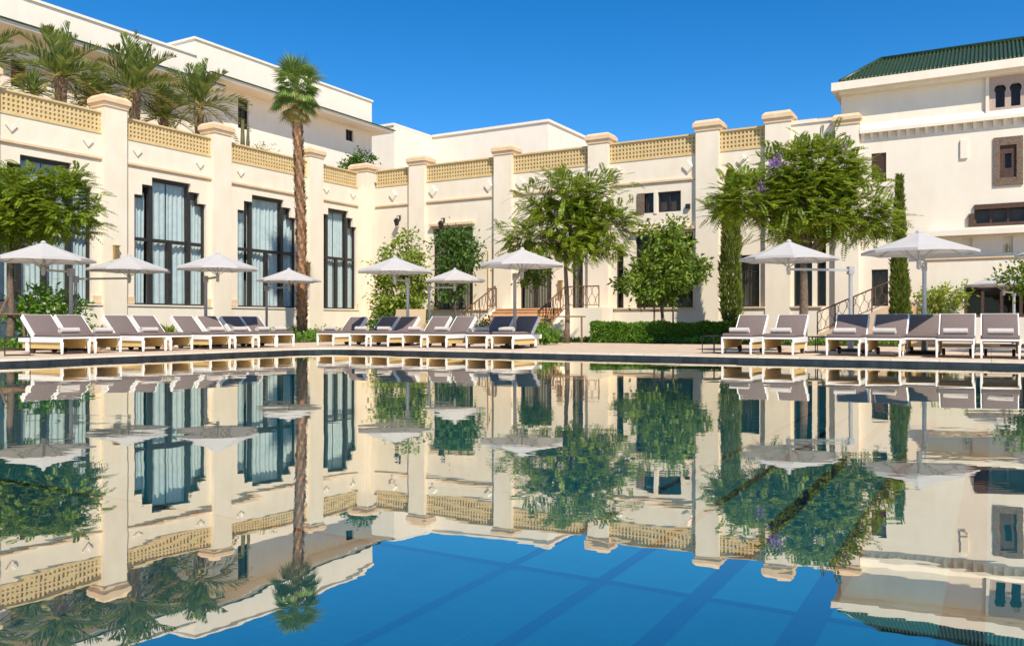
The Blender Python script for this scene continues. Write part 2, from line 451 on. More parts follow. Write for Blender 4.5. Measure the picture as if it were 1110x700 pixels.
RAD = 1.2
inner = pool_loop(0.0, RAD); outer = pool_loop(0.45, RAD)
def fill_with_hole(name, outer_loop, hole, z, mat):
    bm = bmesh.new()
    def ring(pts):
        vs = [bm.verts.new((x, y, z)) for x, y in pts]
        for i in range(len(vs)): bm.edges.new((vs[i], vs[(i+1) % len(vs)]))
    ring(outer_loop); ring(hole)
    bmesh.ops.triangle_fill(bm, edges=list(bm.edges), use_beauty=True)
    for f in bm.faces:
        if f.normal.z < 0: f.normal_flip()
    me = bpy.data.meshes.new(name); bm.to_mesh(me); bm.free()
    me.materials.append(mat)
    o = bpy.data.objects.new(name, me); COL.objects.link(o)
    return tag(o, kind='structure')
fill_with_hole('ground', [(-500,-400),(500,-400),(500,700),(-500,700)], pool_loop(0.44, RAD), -0.012, DECK)

m = MB()
n = len(inner)
vs = [(x,y,0.0) for x,y in inner] + [(x,y,0.0) for x,y in outer] + [(x,y,-0.04) for x,y in inner] + [(x,y,-0.02) for x,y in outer]
fs = []
for i in range(n):
    j = (i+1) % n
    fs += [(i, j, n+j, n+i), (i, 2*n+i, 2*n+j, j), (n+i, n+j, 3*n+j, 3*n+i)]
m.add(vs, fs)
tag(m.build('pool_coping', COPE), kind='structure')
def band(name, off, z0, z1, mat, kind='structure'):
    lp = pool_loop(off, RAD); k = len(lp)
    v = [(x,y,z0) for x,y in lp] + [(x,y,z1) for x,y in lp]
    f = [(i, (i+1)%k, k+(i+1)%k, k+i) for i in range(k)]
    return tag(link_mesh(name, v, f, mat), kind=kind)
band('pool_waterline_wall', 0.012, -0.32, -0.035, BLACKT)
band('pool_wall', 0.03, -1.2, -0.30, POOLT)
FLOORZ = -1.1
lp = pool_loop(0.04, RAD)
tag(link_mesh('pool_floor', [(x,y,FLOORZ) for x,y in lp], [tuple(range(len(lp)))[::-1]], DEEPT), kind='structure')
def pw(a, b): return (KX + PV.x[0]*a - PU.x[0]*b, KY + PV.x[1]*a - PU.x[1]*b)
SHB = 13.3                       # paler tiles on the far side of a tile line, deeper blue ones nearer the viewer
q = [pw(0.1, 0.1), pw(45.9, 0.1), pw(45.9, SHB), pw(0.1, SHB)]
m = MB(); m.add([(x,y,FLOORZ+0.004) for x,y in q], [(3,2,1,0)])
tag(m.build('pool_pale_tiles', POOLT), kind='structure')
m = MB()
for a, wd in ((14.2, 0.04), (14.95, 0.05), (15.66, 0.075), (16.38, 0.10), (17.2, 0.12), (18.1, 0.12)):
    q = [pw(a-wd, 1.0), pw(a+wd, 1.0), pw(a+wd, 36), pw(a-wd, 36)]
    m.add([(x,y,FLOORZ+0.008) for x,y in q], [(0,1,2,3)])
q = [pw(0.1, SHB-0.03), pw(45.9, SHB-0.03), pw(45.9, SHB+0.03), pw(0.1, SHB+0.03)]
m.add([(x,y,FLOORZ+0.012) for x,y in q], [(3,2,1,0)])
tag(m.build('pool_lane_marking', LANE), kind='structure')
lp = pool_loop(0.0, RAD)
tag(link_mesh('pool_water', [(x,y,WATER) for x,y in lp], [tuple(range(len(lp)))[::-1]], WATERM), kind='structure')
for o in bpy.data.objects:
    if o.name in ('pool_floor', 'pool_water'):
        bm = bmesh.new(); bm.from_mesh(o.data); bmesh.ops.recalc_face_normals(bm, faces=bm.faces)
        for f in bm.faces:
            if f.normal.z < 0: f.normal_flip()
        bm.to_mesh(o.data); bm.free()

# planting beds, flush with the paving
def sheet(name, pts, z, mat):
    return tag(link_mesh(name, [(x,y,z) for x,y in pts], [tuple(range(len(pts)))], mat), kind='structure')
sheet('garden_bed', [UF.w(-40,-0.3), UF.w(-40,-6.5), UF.w(-3.0,-6.5), UF.w(-3.0,-0.3)], -0.006, SOIL)
sheet('garden_bed', [VF.w(1.5,-0.3), VF.w(1.5,-6.4), VF.w(35,-6.4), VF.w(35,-0.3)], -0.004, SOIL)

# ------------------------------------------------------------------ building parts
def pier(root, t, wdt, top, proj=0.22, mat=CREAM, caph=0.46):
    p = MB().box(t-wdt/2, t+wdt/2, -proj, 0.6, -0.1, top-caph).build('pier', mat, root)
    c = MB()
    c.box(t-wdt/2-0.04, t+wdt/2+0.04, -proj-0.04, 0.64, top-caph, top-caph+0.06)
    c.frust(t-wdt/2-0.045, t+wdt/2+0.045, -proj-0.045, 0.645, top-caph+0.06, 0.055, top-caph+0.17)
    c.box(t-wdt/2-0.11, t+wdt/2+0.11, -proj-0.11, 0.71, top-caph+0.17, top-0.12)
    c.frust(t-wdt/2-0.10, t+wdt/2+0.10, -proj-0.10, 0.70, top-0.12, -0.10, top)
    c.build('cap', PEACH, p)
    return p

def lattice(root, t0, t1, z0, z1, pitch=0.165, bar=0.075):
    m = MB()
    m.box(t0, t1, 0.10, 0.18, z0, z1)                       # backing slab
    n = max(2, round((t1-t0)/pitch)); s = (t1-t0)/n
    for i in range(n):
        c = t0 + (i+0.5)*s
        m.box(c-bar*0.5, c+bar*0.5, 0.025, 0.099, z0+0.05, z1-0.05)
    k = max(2, round((z1-z0-0.1)/pitch)); h = (z1-z0-0.1)/k
    for j in range(k+1):
        c = z0+0.05+j*h
        m.box(t0, t1, 0.03, 0.0985, c-bar*0.5, c+bar*0.5)
    m.box(t0, t1, -0.03, 0.2, z1-0.02, z1+0.05)
    m.box(t0, t1, -0.03, 0.2, z0-0.05, z0+0.02)
    return m.build('lattice_panel', OCHRE, root)

def chevron(root, t, z, s=0.21):
    m = MB()
    w = 0.085
    m.prism([(t-s, z+s*0.55), (t, z-s*0.55), (t+s, z+s*0.55), (t+s-w, z+s*0.55+w*0.8), (t, z-s*0.55+w*1.6), (t-s+w, z+s*0.55+w*0.8)], -0.055, 0.0)
    return m.build('chevron', CREAM2, root)

def diamond(root, t, z, s=0.2):
    m = MB()
    m.add([(t-s, -0.02, z), (t, -0.02, z-s*1.1), (t+s, -0.02, z), (t, -0.02, z+s*1.1), (t-s*0.75, -0.085, z), (t, -0.085, z-s*0.82), (t+s*0.75, -0.085, z), (t, -0.085, z+s*0.82),
           (t-s, 0, z), (t, 0, z-s*1.1), (t+s, 0, z), (t, 0, z+s*1.1)],
        [(4,5,6,7), (0,1,5,4), (1,2,6,5), (2,3,7,6), (3,0,4,7), (8,9,1,0), (9,10,2,1), (10,11,3,2), (11,8,0,3)])
    return m.build('diamond_boss', CREAM2, root)

def strip(m, t0, t1, z, h=0.085, d=0.08):
    m.box(t0, t1, -d, 0.0, z-h*0.2, z+h*0.8)
    m.box(t0, t1, -d*0.55, 0.0, z-h*0.75, z-h*0.2)

def curtain_mesh(x0, x1, z0, z1, y, fold=0.16, amp=0.05):
    n = max(4, int((x1-x0)/fold*6))
    vs, fs = [], []
    ph = random.random()*6
    for i in range(n+1):
        x = x0 + (x1-x0)*i/n
        a = ph + (x-x0)/fold*2*math.pi + 0.9*math.sin((x-x0)*3.1)
        yy = y + amp*math.sin(a) + 0.3*amp*math.sin(2.3*a)
        vs += [(x, yy + 0.04*math.sin(x*5), z0), (x, yy, z1)]
    for i in range(n): fs.append((2*i, 2*i+2, 2*i+3, 2*i+1))
    return vs, fs

def plain_window(root, x0, x1, z0, z1, cols=2, transom=None, curtain=False, mat=DARKF, glass=DIMGLASS, yy=0.12, fw=0.07, name='window'):
    m = MB()
    d0, d1 = yy, yy+0.08
    m.box(x0, x0+fw, d0, d1, z0, z1); m.box(x1-fw, x1, d0, d1, z0, z1)
    m.box(x0+fw, x1-fw, d0, d1, z1-fw, z1); m.box(x0+fw, x1-fw, d0, d1, z0, z0+fw)
    for i in range(1, cols):
        c = x0 + (x1-x0)*i/cols
        m.box(c-fw*0.5, c+fw*0.5, d0+0.003, d1-0.003, z0+fw, z1-fw)
    if transom: m.box(x0+fw, x1-fw, d0+0.006, d1-0.006, transom-fw*0.5, transom+fw*0.5)
    w = m.build(name, mat, root)
    q = d0+0.04; MB().add([(x0+fw*0.5,q,z0+fw*0.5),(x1-fw*0.5,q,z0+fw*0.5),(x1-fw*0.5,q,z1-fw*0.5),(x0+fw*0.5,q,z1-fw*0.5)], [(0,1,2,3)]).build('pane', glass, w)
    if not curtain and z0 > 3.5: MB().box(x0+0.01, x1-0.01, yy+0.14, yy+0.155, z0+0.01, z1-0.01).build('added_pane_backing', PANEBACK, w)  # brown sheet added behind the panes to offset the blue sky reflection
    if curtain:
        vs, fs = curtain_mesh(x0+0.02, x1-0.02, z0+0.02, z1-0.02, yy+0.28)
        link_mesh('curtain', vs, fs, CURT, w, smooth=True)
    return w

def sconce(root, t, z, y0=0.0):
    m = MB()
    m.box(t-0.09, t+0.09, y0-0.12, y0, z-0.32, z+0.32)
    m.box(t-0.12, t+0.12, y0-0.15, y0, z+0.32, z+0.36); m.box(t-0.12, t+0.12, y0-0.15, y0, z-0.36, z-0.32)
    return m.build('wall_lamp', BRASS, root)

def lantern(root, t, z, y0=0.0):
    m = MB()
    m.box(t-0.04, t+0.04, y0-0.04, y0, z+0.2, z+0.45)
    m.tube([(t, y0-0.04, z+0.36), (t, y0-0.2, z+0.42), (t, y0-0.3, z+0.34)], 0.02, 6)
    m.frust(t-0.06, t+0.06, y0-0.36, y0-0.24, z-0.14, 0.05, z+0.14)
    m.frust(t-0.13, t+0.13, y0-0.43, y0-0.17, z+0.14, -0.09, z+0.28)
    return m.build('wall_lantern', BLACKM, root)

CAP_TOP = 9.45
LAT0, LAT1 = 7.98, 8.74
ROOFZ = 7.7

# ---- wing with the tall stepped windows
wing = tag(empty('hotel_wing', (UF.o[0], UF.o[1], 0), UF.deg),
    'cream hotel wing with tall stepped bronze windows and pale aqua curtains', 'building')
piers_u = [UF.t(-22), UF.t(122), UF.t(238), UF.t(340)]
t_far = -0.45
openings, wins = [], []
SILL = 1.45
def stepped(x0, x1):
    W = x1 - x0
    zt = 6.62
    return [(x0, x1, SILL, zt-0.78), (x0+W*0.1, x1-W*0.1, zt-0.80, zt-0.34), (x0+W*0.23, x1-W*0.23, zt-0.36, zt)]
spans = [(UF.t(-2, .12)-0.0, UF.t(97.5, .12)), (UF.t(143.5, .12), UF.t(221.5, .12)), (UF.t(255.5, .12), UF.t(319.5, .12)), (UF.t(344, .12), UF.t(384.5, .12))]
spans[0] = (spans[0][1]-(spans[1][1]-spans[1][0]), spans[0][1])
spans = [(spans[0][0]-9.2, spans[0][1]-7.2)] + spans
for a, b in spans: openings += stepped(a, b)
m = MB(); m.wall(-42, 0, -0.1, LAT0-0.02, 0.0, 0.32, openings)
m.build('wall', CREAM, wing)
# the rooms behind and the roof terrace
m = MB()
m.box(-42, -0.02, 2.4, 2.6, 0.3, ROOFZ-0.25); m.box(-42, -0.02, 0.33, 2.39, 0.3, 0.6)
m.box(-42, -41.8, 0.33, 2.39, 0.61, ROOFZ-0.25); m.box(-0.22, -0.02, 0.33, 2.39, 0.61, ROOFZ-0.25)
for a, b in zip(spans[:-1], spans[1:]): c = (a[1]+b[0])/2; m.box(c-0.1, c+0.1, 0.33, 2.39, 0.61, ROOFZ-0.25)
m.build('room_shell', ROOM, wing)
MB().box(-42, 3.0, 0.33, 16, ROOFZ-0.24, ROOFZ).build('roof_terrace', PEACH, wing)
m = MB()
bays = list(zip([-40] + piers_u, piers_u + [t_far]))
for a, b in bays: strip(m, a+0.475, b-0.475, 6.97)
m.build('string_course', PEACH, wing)
for a, b in bays:
    lattice(wing, a+0.475, b-0.475, LAT0, LAT1)
    for k in (0.14, 0.86): chevron(wing, a+0.475+(b-a-0.95)*k, 7.45)
pl = [(-42, spans[0][0])] + [(spans[i][1], spans[i+1][0]) for i in range(len(spans)-1)] + [(spans[-1][1], -0.9)]
for a, b in pl:
    MB().box(a+0.02, b-0.02, -0.05, 0.0, 1.50, 1.78).build('sill_band', PEACH, wing)
m = MB(); m.box(-42, -0.9, -0.09, 0.0, -0.1, SILL-0.04); m.box(-42, -0.9, -0.14, 0.0, SILL-0.04, SILL+0.02)
m.build('plinth', CREAM2, wing)
for t in piers_u: pier(wing, t, 0.95, CAP_TOP)
for px in (125.0, 333.0):
    sconce(wing, UF.t(px, -0.28), 3.35 if px < 200 else 3.35, -0.28)
for a, b in spans:
    W = b-a; zt = 6.62; fw = 0.09
    yy = 0.14
    m = MB()
    ys = (yy, yy+0.1)
    # outline of the stepped frame
    for s in (0, 1):
        def fx(u0, u1):  # mirrored
            return (a+u0, a+u1) if s == 0 else (b-u1, b-u0)
        x0, x1 = fx(0, fw); m.box(x0, x1, *ys, SILL, zt-0.78)
        x0, x1 = fx(fw, W*0.1+fw); m.box(x0, x1, ys[0]+0.003, ys[1]-0.003, zt-0.78-fw, zt-0.78)
        x0, x1 = fx(W*0.1, W*0.1+fw); m.box(x0, x1, *ys, zt-0.78, zt-0.34)
        x0, x1 = fx(W*0.1+fw, W*0.23+fw); m.box(x0, x1, ys[0]+0.003, ys[1]-0.003, zt-0.34-fw, zt-0.34)
        x0, x1 = fx(W*0.23-0.07, W*0.23+0.1); m.box(x0, x1, ys[0]-0.03, ys[1]+0.02, SILL, zt-0.36)
        x0, x1 = fx(W*0.23, W*0.23+fw); m.box(x0, x1, *ys, zt-0.36, zt)
    m.box(a+W*0.23+fw, b-W*0.23-fw, ys[0]+0.003, ys[1]-0.003, zt-fw-0.06, zt)
    m.box(a+fw, b-fw, ys[0]+0.002, ys[1]-0.002, 4.02, 4.16)
    m.box(a+fw, b-fw, ys[0]+0.001, ys[1]-0.001, SILL, SILL+fw)
    c = (a+b)/2
    m.box(c-0.09, c+0.09, ys[0]-0.02, ys[1]+0.01, SILL, 4.1)
    w = m.build('window', DARKF, wing)
    g = MB()
    for (c0, c1, z0, z1) in ((a+0.03, b-0.03, SILL+0.03, zt-0.80), (a+W*0.1+0.03, b-W*0.1-0.03, zt-0.80, zt-0.36), (a+W*0.23+0.03, b-W*0.23-0.03, zt-0.36, zt-0.03)):
        g.add([(c0, yy+0.05, z0), (c1, yy+0.05, z0), (c1, yy+0.05, z1), (c0, yy+0.05, z1)], [(0,1,2,3)])
    g.build('pane', GLASS, w)
    vs, fs = [], []
    for (c0, c1, zz0, zz1) in ((a-0.2, a+W*0.2, SILL, 5.9), (a+W*0.24, c-0.02, SILL, zt), (c+0.02, b-W*0.24, SILL, zt), (b-W*0.2, b+0.2, SILL, 5.9)):
        v2, f2 = curtain_mesh(c0, c1, zz0-0.1, zz1+0.1, yy+0.24, random.uniform(0.15, 0.27), random.uniform(0.025, 0.045))
        k = len(vs); vs += v2; fs += [tuple(i+k for i in f) for f in f2]
    link_mesh('curtain', vs, fs, CURT, w, smooth=True)

# ---- wing behind the trees
garden = tag(empty('hotel_wing', (VF.o[0], VF.o[1], 0), VF.deg),
    'cream hotel wing with pierced parapet standing behind the feathery trees', 'building')
piers_v = [VF.t(454), VF.t(547), VF.t(650), VF.t(768), VF.t(844)]
def vspan(p0, p1, yo=0.12): return (VF.t(p0, yo), VF.t(p1, yo))
ops = {}
ops['arch_door'] = (*vspan(471, 514), 1.42, 5.6)
ops['door'] = (*vspan(565, 599), 1.42, 3.9)
ops['slot'] = (*vspan(621, 633), 1.42, 4.3)
ops['slot2'] = (*vspan(669, 677), 1.42, 4.3)
ops['big'] = (*vspan(690, 752), 1.42, 4.7)
ops['upl'] = (*vspan(692, 709.5), 5.65, 6.55)
ops['upr'] = (*vspan(714, 739), 5.65, 6.55)
ops['e'] = (*vspan(800, 824), 1.42, 3.6)
ops['f'] = (*vspan(861, 881), 1.42, 4.4)
ops['g'] = (*vspan(886, 896), 1.42, 4.4)
VEND = VF.t(906)
m = MB(); m.wall(0, VEND, -0.1, LAT0+0.10, 0.0, 0.32, list(ops.values()))
m.build('wall', CREAM, garden)
m = MB()
m.box(0.3, VEND, 2.4, 2.6, 0.3, ROOFZ-0.25); m.box(0.3, VEND, 0.33, 2.39, 0.3, 1.3)
m.box(0.3, VEND, 0.33, 2.39, 5.0, 5.2)
for c in (0.3, ops['arch_door'][1]+0.6, ops['slot2'][0]-0.5, ops['big'][1]+0.4, ops['e'][1]+0.5, VEND-0.3): m.box(c, c+0.15, 0.33, 2.39, 1.31, 4.99)
m.build('room_shell', ROOM, garden)
MB().box(0.3, VEND, 0.33, 12, ROOFZ-0.24, ROOFZ).build('roof_terrace', PEACH, garden)
m = MB()
vb = list(zip([0.0] + piers_v[:-1], piers_v))
for i, (a, b) in enumerate(vb):
    strip(m, a+(0.45 if i else 0.5), b-0.5, 7.0)
m.build('string_course', PEACH, garden)
for i, (a, b) in enumerate(vb):
    lattice(garden, a+0.5, b-0.5, LAT0+0.12, LAT1+0.18)
    ks = (0.5,) if i == 0 else (0.10, 0.90) if i < 4 else (0.5,)
    for k in ks: diamond(garden, a+0.5+(b-a-1.0)*k, 7.55, 0.29)
m = MB()
m.box(piers_v[-1]+0.5, VEND, 0.0, 0.3, LAT0+0.11, 8.85); m.box(piers_v[-1]+0.5, VEND, -0.06, 0.36, 8.85, 9.0)
m.build('parapet', CREAM2, garden)
m = MB()
lims = [0.0] + piers_v + [VEND]
for a, b in zip(lims[:-1], lims[1:]):
    m.box(a+0.5, b-0.5, -0.16, 0.0, -0.1, 1.36)
m.build('plinth', CREAM2, garden)
m = MB()
for a, b in zip(lims[:-1], lims[1:]):
    m.box(a+0.5, b-0.5, -0.24, 0.0, 1.36, 1.42)
m.build('ledge', PEACH, garden)
for key in ('big', 'arch_door'):
    o = ops[key]
    m = MB(); m.box(o[0]-0.12, o[1]+0.12, -0.22, 0.0, o[3]+0.12, o[3]+0.24); m.box(o[0]-0.05, o[1]+0.05, -0.12, 0.0, o[3]+0.02, o[3]+0.12)
    m.build('door_hood', PEACH, garden)
pier(garden, -0.45, 1.15, CAP_TOP-0.05, 0.28)
for t in piers_v: pier(garden, t, 1.0, CAP_TOP)
for px in (570, 612, 687):                      # smaller caps of the inner parapet, seen over the lattice
    t = VF.t(px, 5.0)
    MB().box(t-0.45, t+0.45, 4.6, 5.4, ROOFZ, 9.5).frust(t-0.55, t+0.55, 4.5, 5.5, 9.5, 0.15, 9.85).build('roof_pier', PEACH, garden)
for k, tr, cols, cu in (('arch_door', 3.9, 3, True), ('door', None, 2, True), ('slot', 3.2, 1, True), ('slot2', 3.2, 1, False),
                        ('big', 3.6, 3, False), ('e', 2.9, 2, True), ('f', 3.2, 2, False), ('g', 3.2, 1, False)):
    plain_window(garden, *ops[k], cols, tr, cu, name='glass_door')
plain_window(garden, *ops['upr'], 2)
w = plain_window(garden, *ops['upl'], 2)
a, b, c, d = ops['upl']
MB().box(a+0.0, a+(b-a)*0.45, -0.06, -0.005, c, d).build('shutter', CARVED, garden)
m = MB().box(ops['upl'][1]+0.02, ops['upr'][0]-0.02, -0.04, 0.0, 5.6, 6.6)
m.build('window_trim', CREAM2, garden)
MB().tube([(VF.t(529.5, -0.06), -0.06, 1.42), (VF.t(529.5, -0.06), -0.06, 4.4)], 0.035, 6).build('downpipe', PEACH, garden)
lantern(garden, VF.t(430, -0.3), VF.z(243, VF.t(430), 0), 0.0)
lantern(garden, VF.t(478, -0.3), VF.z(246, VF.t(478), 0), 0.0)
MB().box(VF.t(744, 0), VF.t(748.5, 0), -0.14, 0.0, 5.72, 5.92).build('wall_lamp', BLACKM, garden)
for px in (608,): sconce(garden, VF.t(px, 0), 2.4, 0.0)

# ---- block with the green tiled roof
tb = VF.t(906)
green = tag(empty('hotel_block', (*VF.w(tb), 0), VF.deg),
    'cream hotel block with green tiled roof, carved screens and bracketed cornice', 'building')
GF = Frame(*VF.w(tb), VF.deg)
GL = 26.0
EZ = 9.86
def gspan(p0, p1, yo=0.1): return (GF.t(p0, yo), GF.t(p1, yo))
def gz(py, px, yo=0.0): return GF.z(py, GF.t(px, yo), yo)
go = {
 'shut': (*gspan(945, 961), gz(197, 953), gz(166, 953)),
 'small': (*gspan(946, 962), gz(259, 954), gz(249, 954)),
 'door': (*gspan(945, 963), 1.40, gz(292, 954)),
 'twin': (*gspan(1079, 1106), gz(116, 1092), gz(91, 1092)),
 'screen': (*gspan(1077, 1109), gz(201, 1093), gz(148.5, 1093)),
 'loggia': (*gspan(1056, 1150), gz(243, 1080), gz(221, 1080)),
 'low': (*gspan(1045, 1150), 0.95, gz(310, 1075)),
 'n1': (*gspan(1043, 1054, 0.0), gz(276, 1048), gz(258, 1048)),
 'n2': (*gspan(1087, 1098, 0.0), gz(274, 1092), gz(256, 1092)),
}
go['twin_l'] = (GF.t(1077.8, .1), GF.t(1090.4, .1), go['twin'][2], go['twin'][3])
go['twin_r'] = (GF.t(1094.4, .1), GF.t(1107.4, .1), go['twin'][2], go['twin'][3])
del go['twin']
t0 = GF.t(912)
m = MB(); m.wall(t0, GL, -0.1, EZ, 0.0, 0.3, list(go.values()))
m.box(t0, t0+0.3, 0.301, 8, 4.0, EZ)
m.build('wall', CREAM2, green)
m = MB(); m.box(t0+0.31, GL, 2.6, 2.8, 0.2, EZ-0.3); m.box(t0+0.31, GL, 0.31, 2.59, 0.2, 0.9); m.box(t0+0.31, GL, 0.31, 2.59, 4.05, 4.3)
m.box(t0+0.31, t0+0.5, 0.31, 2.59, 0.91, 4.04); m.box(t0+0.31, GL, 0.31, 2.59, EZ-0.5, EZ-0.3)
m.build('room_shell', ROOM, green)
pier(green, (GF.t(905.5)+GF.t(932))/2, GF.t(932)-GF.t(905.5)-0.02, 9.0, 0.22, CREAM2, 0.42)
# eaves and hipped roof
OV = 0.62
e0 = GF.t(901, -OV)
m = MB(); m.box(e0, GL, -OV, 9, EZ+0.003, EZ+0.32); m.box(e0+0.25, GL, -OV+0.25, 9, EZ-0.12, EZ+0.002)
m.build('eaves', CREAM2, green)
r0x, r0y, rz = GF.t(955, 2.2), 2.2, 11.6
ex, ey, ez = GF.t(911, -OV+0.15), -OV+0.15, EZ+0.33
roof = MB()
roof.add([(ex,ey,ez),(GL,ey,ez),(GL,r0y,rz),(r0x,r0y,rz),(ex,r0y*2-ey,ez),(GL,r0y*2-ey,ez)],
    [(0,1,2,3),(0,3,4),(4,3,2,5),(1,5,2),(0,4,5,1)])
ro = roof.build('roof', GREENT, green)
m = MB()
sp = 0.135
k = ex + 0.05
while k < GL:                                    # rows of half-round tiles down the slope
    if k < r0x:
        f = (k-ex)/(r0x-ex); top = (k, ey+(r0y-ey)*f, ez+(rz-ez)*f)
    else: top = (k, r0y, rz)
    npt = max(2, int((top[2]-ez)/0.14)+1)
    pts = []; rr = []
    for i in range(npt):
        g = i/(npt-1)
        z0 = ez + (top[2]-ez)*g
        pts.append((k, ey+(top[1]-ey)*g, z0+0.03)); rr.append(0.055 if i % 2 == 0 else 0.045)
    m.tube(pts, rr, 6)
    k += sp
m.tube([(r0x, r0y, rz+0.05), (GL, r0y, rz+0.05)], 0.1, 8)
m.tube([(ex, ey, ez+0.05), (r0x, r0y, rz+0.06)], 0.09, 8)
m.build('roof_tiles', GREENT, ro, smooth=True)
# bracketed cornice
cz = gz(146, 936); t1c = GF.t(932.5)
m = MB(); m.box(t1c, GL, -0.22, -0.002, cz, cz+0.12); m.prism_x([(-0.22, cz+0.121), (-0.002, cz+0.121), (-0.002, cz+0.42)], t1c, GL)
m.build('cornice', CREAM2, green)
m = MB()
k = t1c+0.05
while k < GL-0.2:
    m.prism_x([(-0.17, cz-0.002), (-0.002, cz-0.002), (-0.002, cz-0.24), (-0.08, cz-0.2)], k, k+0.12); k += 0.32
m.build('bracket_row', CREAM2, green)
# twin keyhole arches in a rose panel
pa, pb = GF.t(1072.5, -.05), GF.t(1113, -.05)
pz0, pz1 = gz(122, 1092), gz(80, 1092)
la, lb, lz0, lz1 = go['twin_l']; ra, rb, _, _ = go['twin_r']
def keyhole_panel(x0, x1, z0, z1, holes, y0, y1):
    """panel with keyhole-shaped openings, made of thin vertical strips"""
    m = MB()
    N = 120
    for i in range(N):
        a = x0+(x1-x0)*i/N; b = x0+(x1-x0)*(i+1)/N; c = (a+b)/2
        seg = [(z0, z1)]
        for (h0, h1, hz0, hz1) in holes:
            if h0 < c < h1:
                mid, hw = (h0+h1)/2, (h1-h0)/2
                rad = hw; czz = hz1-rad
                d = abs(c-mid)
                up = czz + math.sqrt(max(0, rad*rad-d*d))
                lo = hz0
                if d > hw*0.78: lo = czz - math.sqrt(max(0, rad*rad-d*d))
                seg = [(z0, lo), (up, z1)]
        for s0, s1 in seg:
            if s1-s0 > 0.005: m.box(a, b, y0, y1, s0, s1)
    return m
keyhole_panel(pa, pb, pz0, pz1, [(la, lb, lz0, lz1), (ra, rb, lz0, lz1)], -0.05, -0.003).build('arch_panel', ROSE, green)
for (a, b) in ((la, lb), (ra, rb)): plain_window(green, a, b, lz0, lz1, 2, None, False, name='arched_window', fw=0.02)
m = MB(); m.box(pa-0.12, pa-0.004, -0.12, 0.0, pz0-0.1, pz1+0.25); m.box(pa-0.12, pb+0.3, -0.14, 0.0, pz1+0.05, pz1+0.2)
m.build('panel_moulding', CREAM2, green)
a, b, c, d = go['screen']
m = MB()
m.wall(a, b, c, d, -0.06, -0.002, [(a+(b-a)*0.22, b-(b-a)*0.22, c+(d-c)*0.16, d-(d-c)*0.17)])
w = m.build('carved_screen', CARVED, green)
x0, x1, zz0, zz1 = a+(b-a)*0.22, b-(b-a)*0.22, c+(d-c)*0.16, d-(d-c)*0.17
m = MB(); m.wall(x0, x1, zz0, zz1, 0.02, 0.06, [(x0+(x1-x0)*0.3, x1-(x1-x0)*0.3, zz0+(zz1-zz0)*0.3, zz1-(zz1-zz0)*0.25)])
m.build('inner_screen', BROWNW, w)
plain_window(green, a, b, c, d, 1, None, False, yy=0.15)
a, b, c, d = go['shut']
m = MB()
nsl = 16
for i in range(nsl):
    z = c+0.06+(d-c-0.12)*i/nsl
    m.box(a+0.05, b-0.05, 0.05, 0.1, z, z+(d-c-0.12)/nsl*0.75)
m.box(a, a+0.05, 0.03, 0.12, c, d); m.box(b-0.05, b, 0.03, 0.12, c, d); m.box(a+0.05, b-0.05, 0.03, 0.12, d-0.06, d); m.box(a+0.05, b-0.05, 0.03, 0.12, c, c+0.06)
m.box(a, b, 0.13, 0.15, c, d)
m.build('shutter', BROWNW, green)
plain_window(green, *go['small'], 2, None, False)
plain_window(green, *go['door'], 2, None, True, name='glass_door')
plain_window(green, *go['loggia'], 5, None, False, mat=BROWNW)
a, b, c, d = go['loggia']
MB().box(GF.t(1050), a, -0.12, -0.003, c-0.05, c+0.42).box(a, b, -0.12, -0.003, c-0.05, c+0.05).box(a, b, -0.10, -0.004, d-0.18, d).build('loggia_rail', BROWNW, green)
plain_window(green, *go['low'], 5, None, False, mat=BROWNW, fw=0.1)
# canopy slab over the lower storey
sz = gz(256, 1050, 0)
sx = GF.t(1003, -0.5)
m = MB(); m.box(sx, GL, -0.55, -0.002, sz, sz+0.2); m.box(sx+0.15, GL, -0.4, -0.002, sz+0.2, sz+0.28)
m.build('canopy_slab', CREAM2, green)
m = MB(); strip(m, GF.t(1003), GL, gz(280, 1050), 0.07, 0.06); m.build('string_course', PEACH, green)
for nme in ('n1', 'n2'):
    a, b, c, d = go[nme]
    MB().box(a-0.01, b+0.01, 0.12, 0.2, c-0.01, d+0.01).build('niche_back', CREAM2, green)
    MB().tube([((a+b)/2, 0.05, c+0.05), ((a+b)/2, 0.05, c+0.32)], [0.06, 0.045], 8).build('niche_lamp', BRASS, green)
a, b = gspan(1041, 1049, -0.05)
zz0, zz1 = gz(172, 1045), gz(152, 1045)
m = MB(); m.box(a, b, -0.07, -0.002, zz0, zz1); m.frust(a, b, -0.07, -0.002, zz1, -0.02, zz1+0.05); m.build('niche_block', CREAM2, green)  # recessed wall niche, made up as a shallow raised block

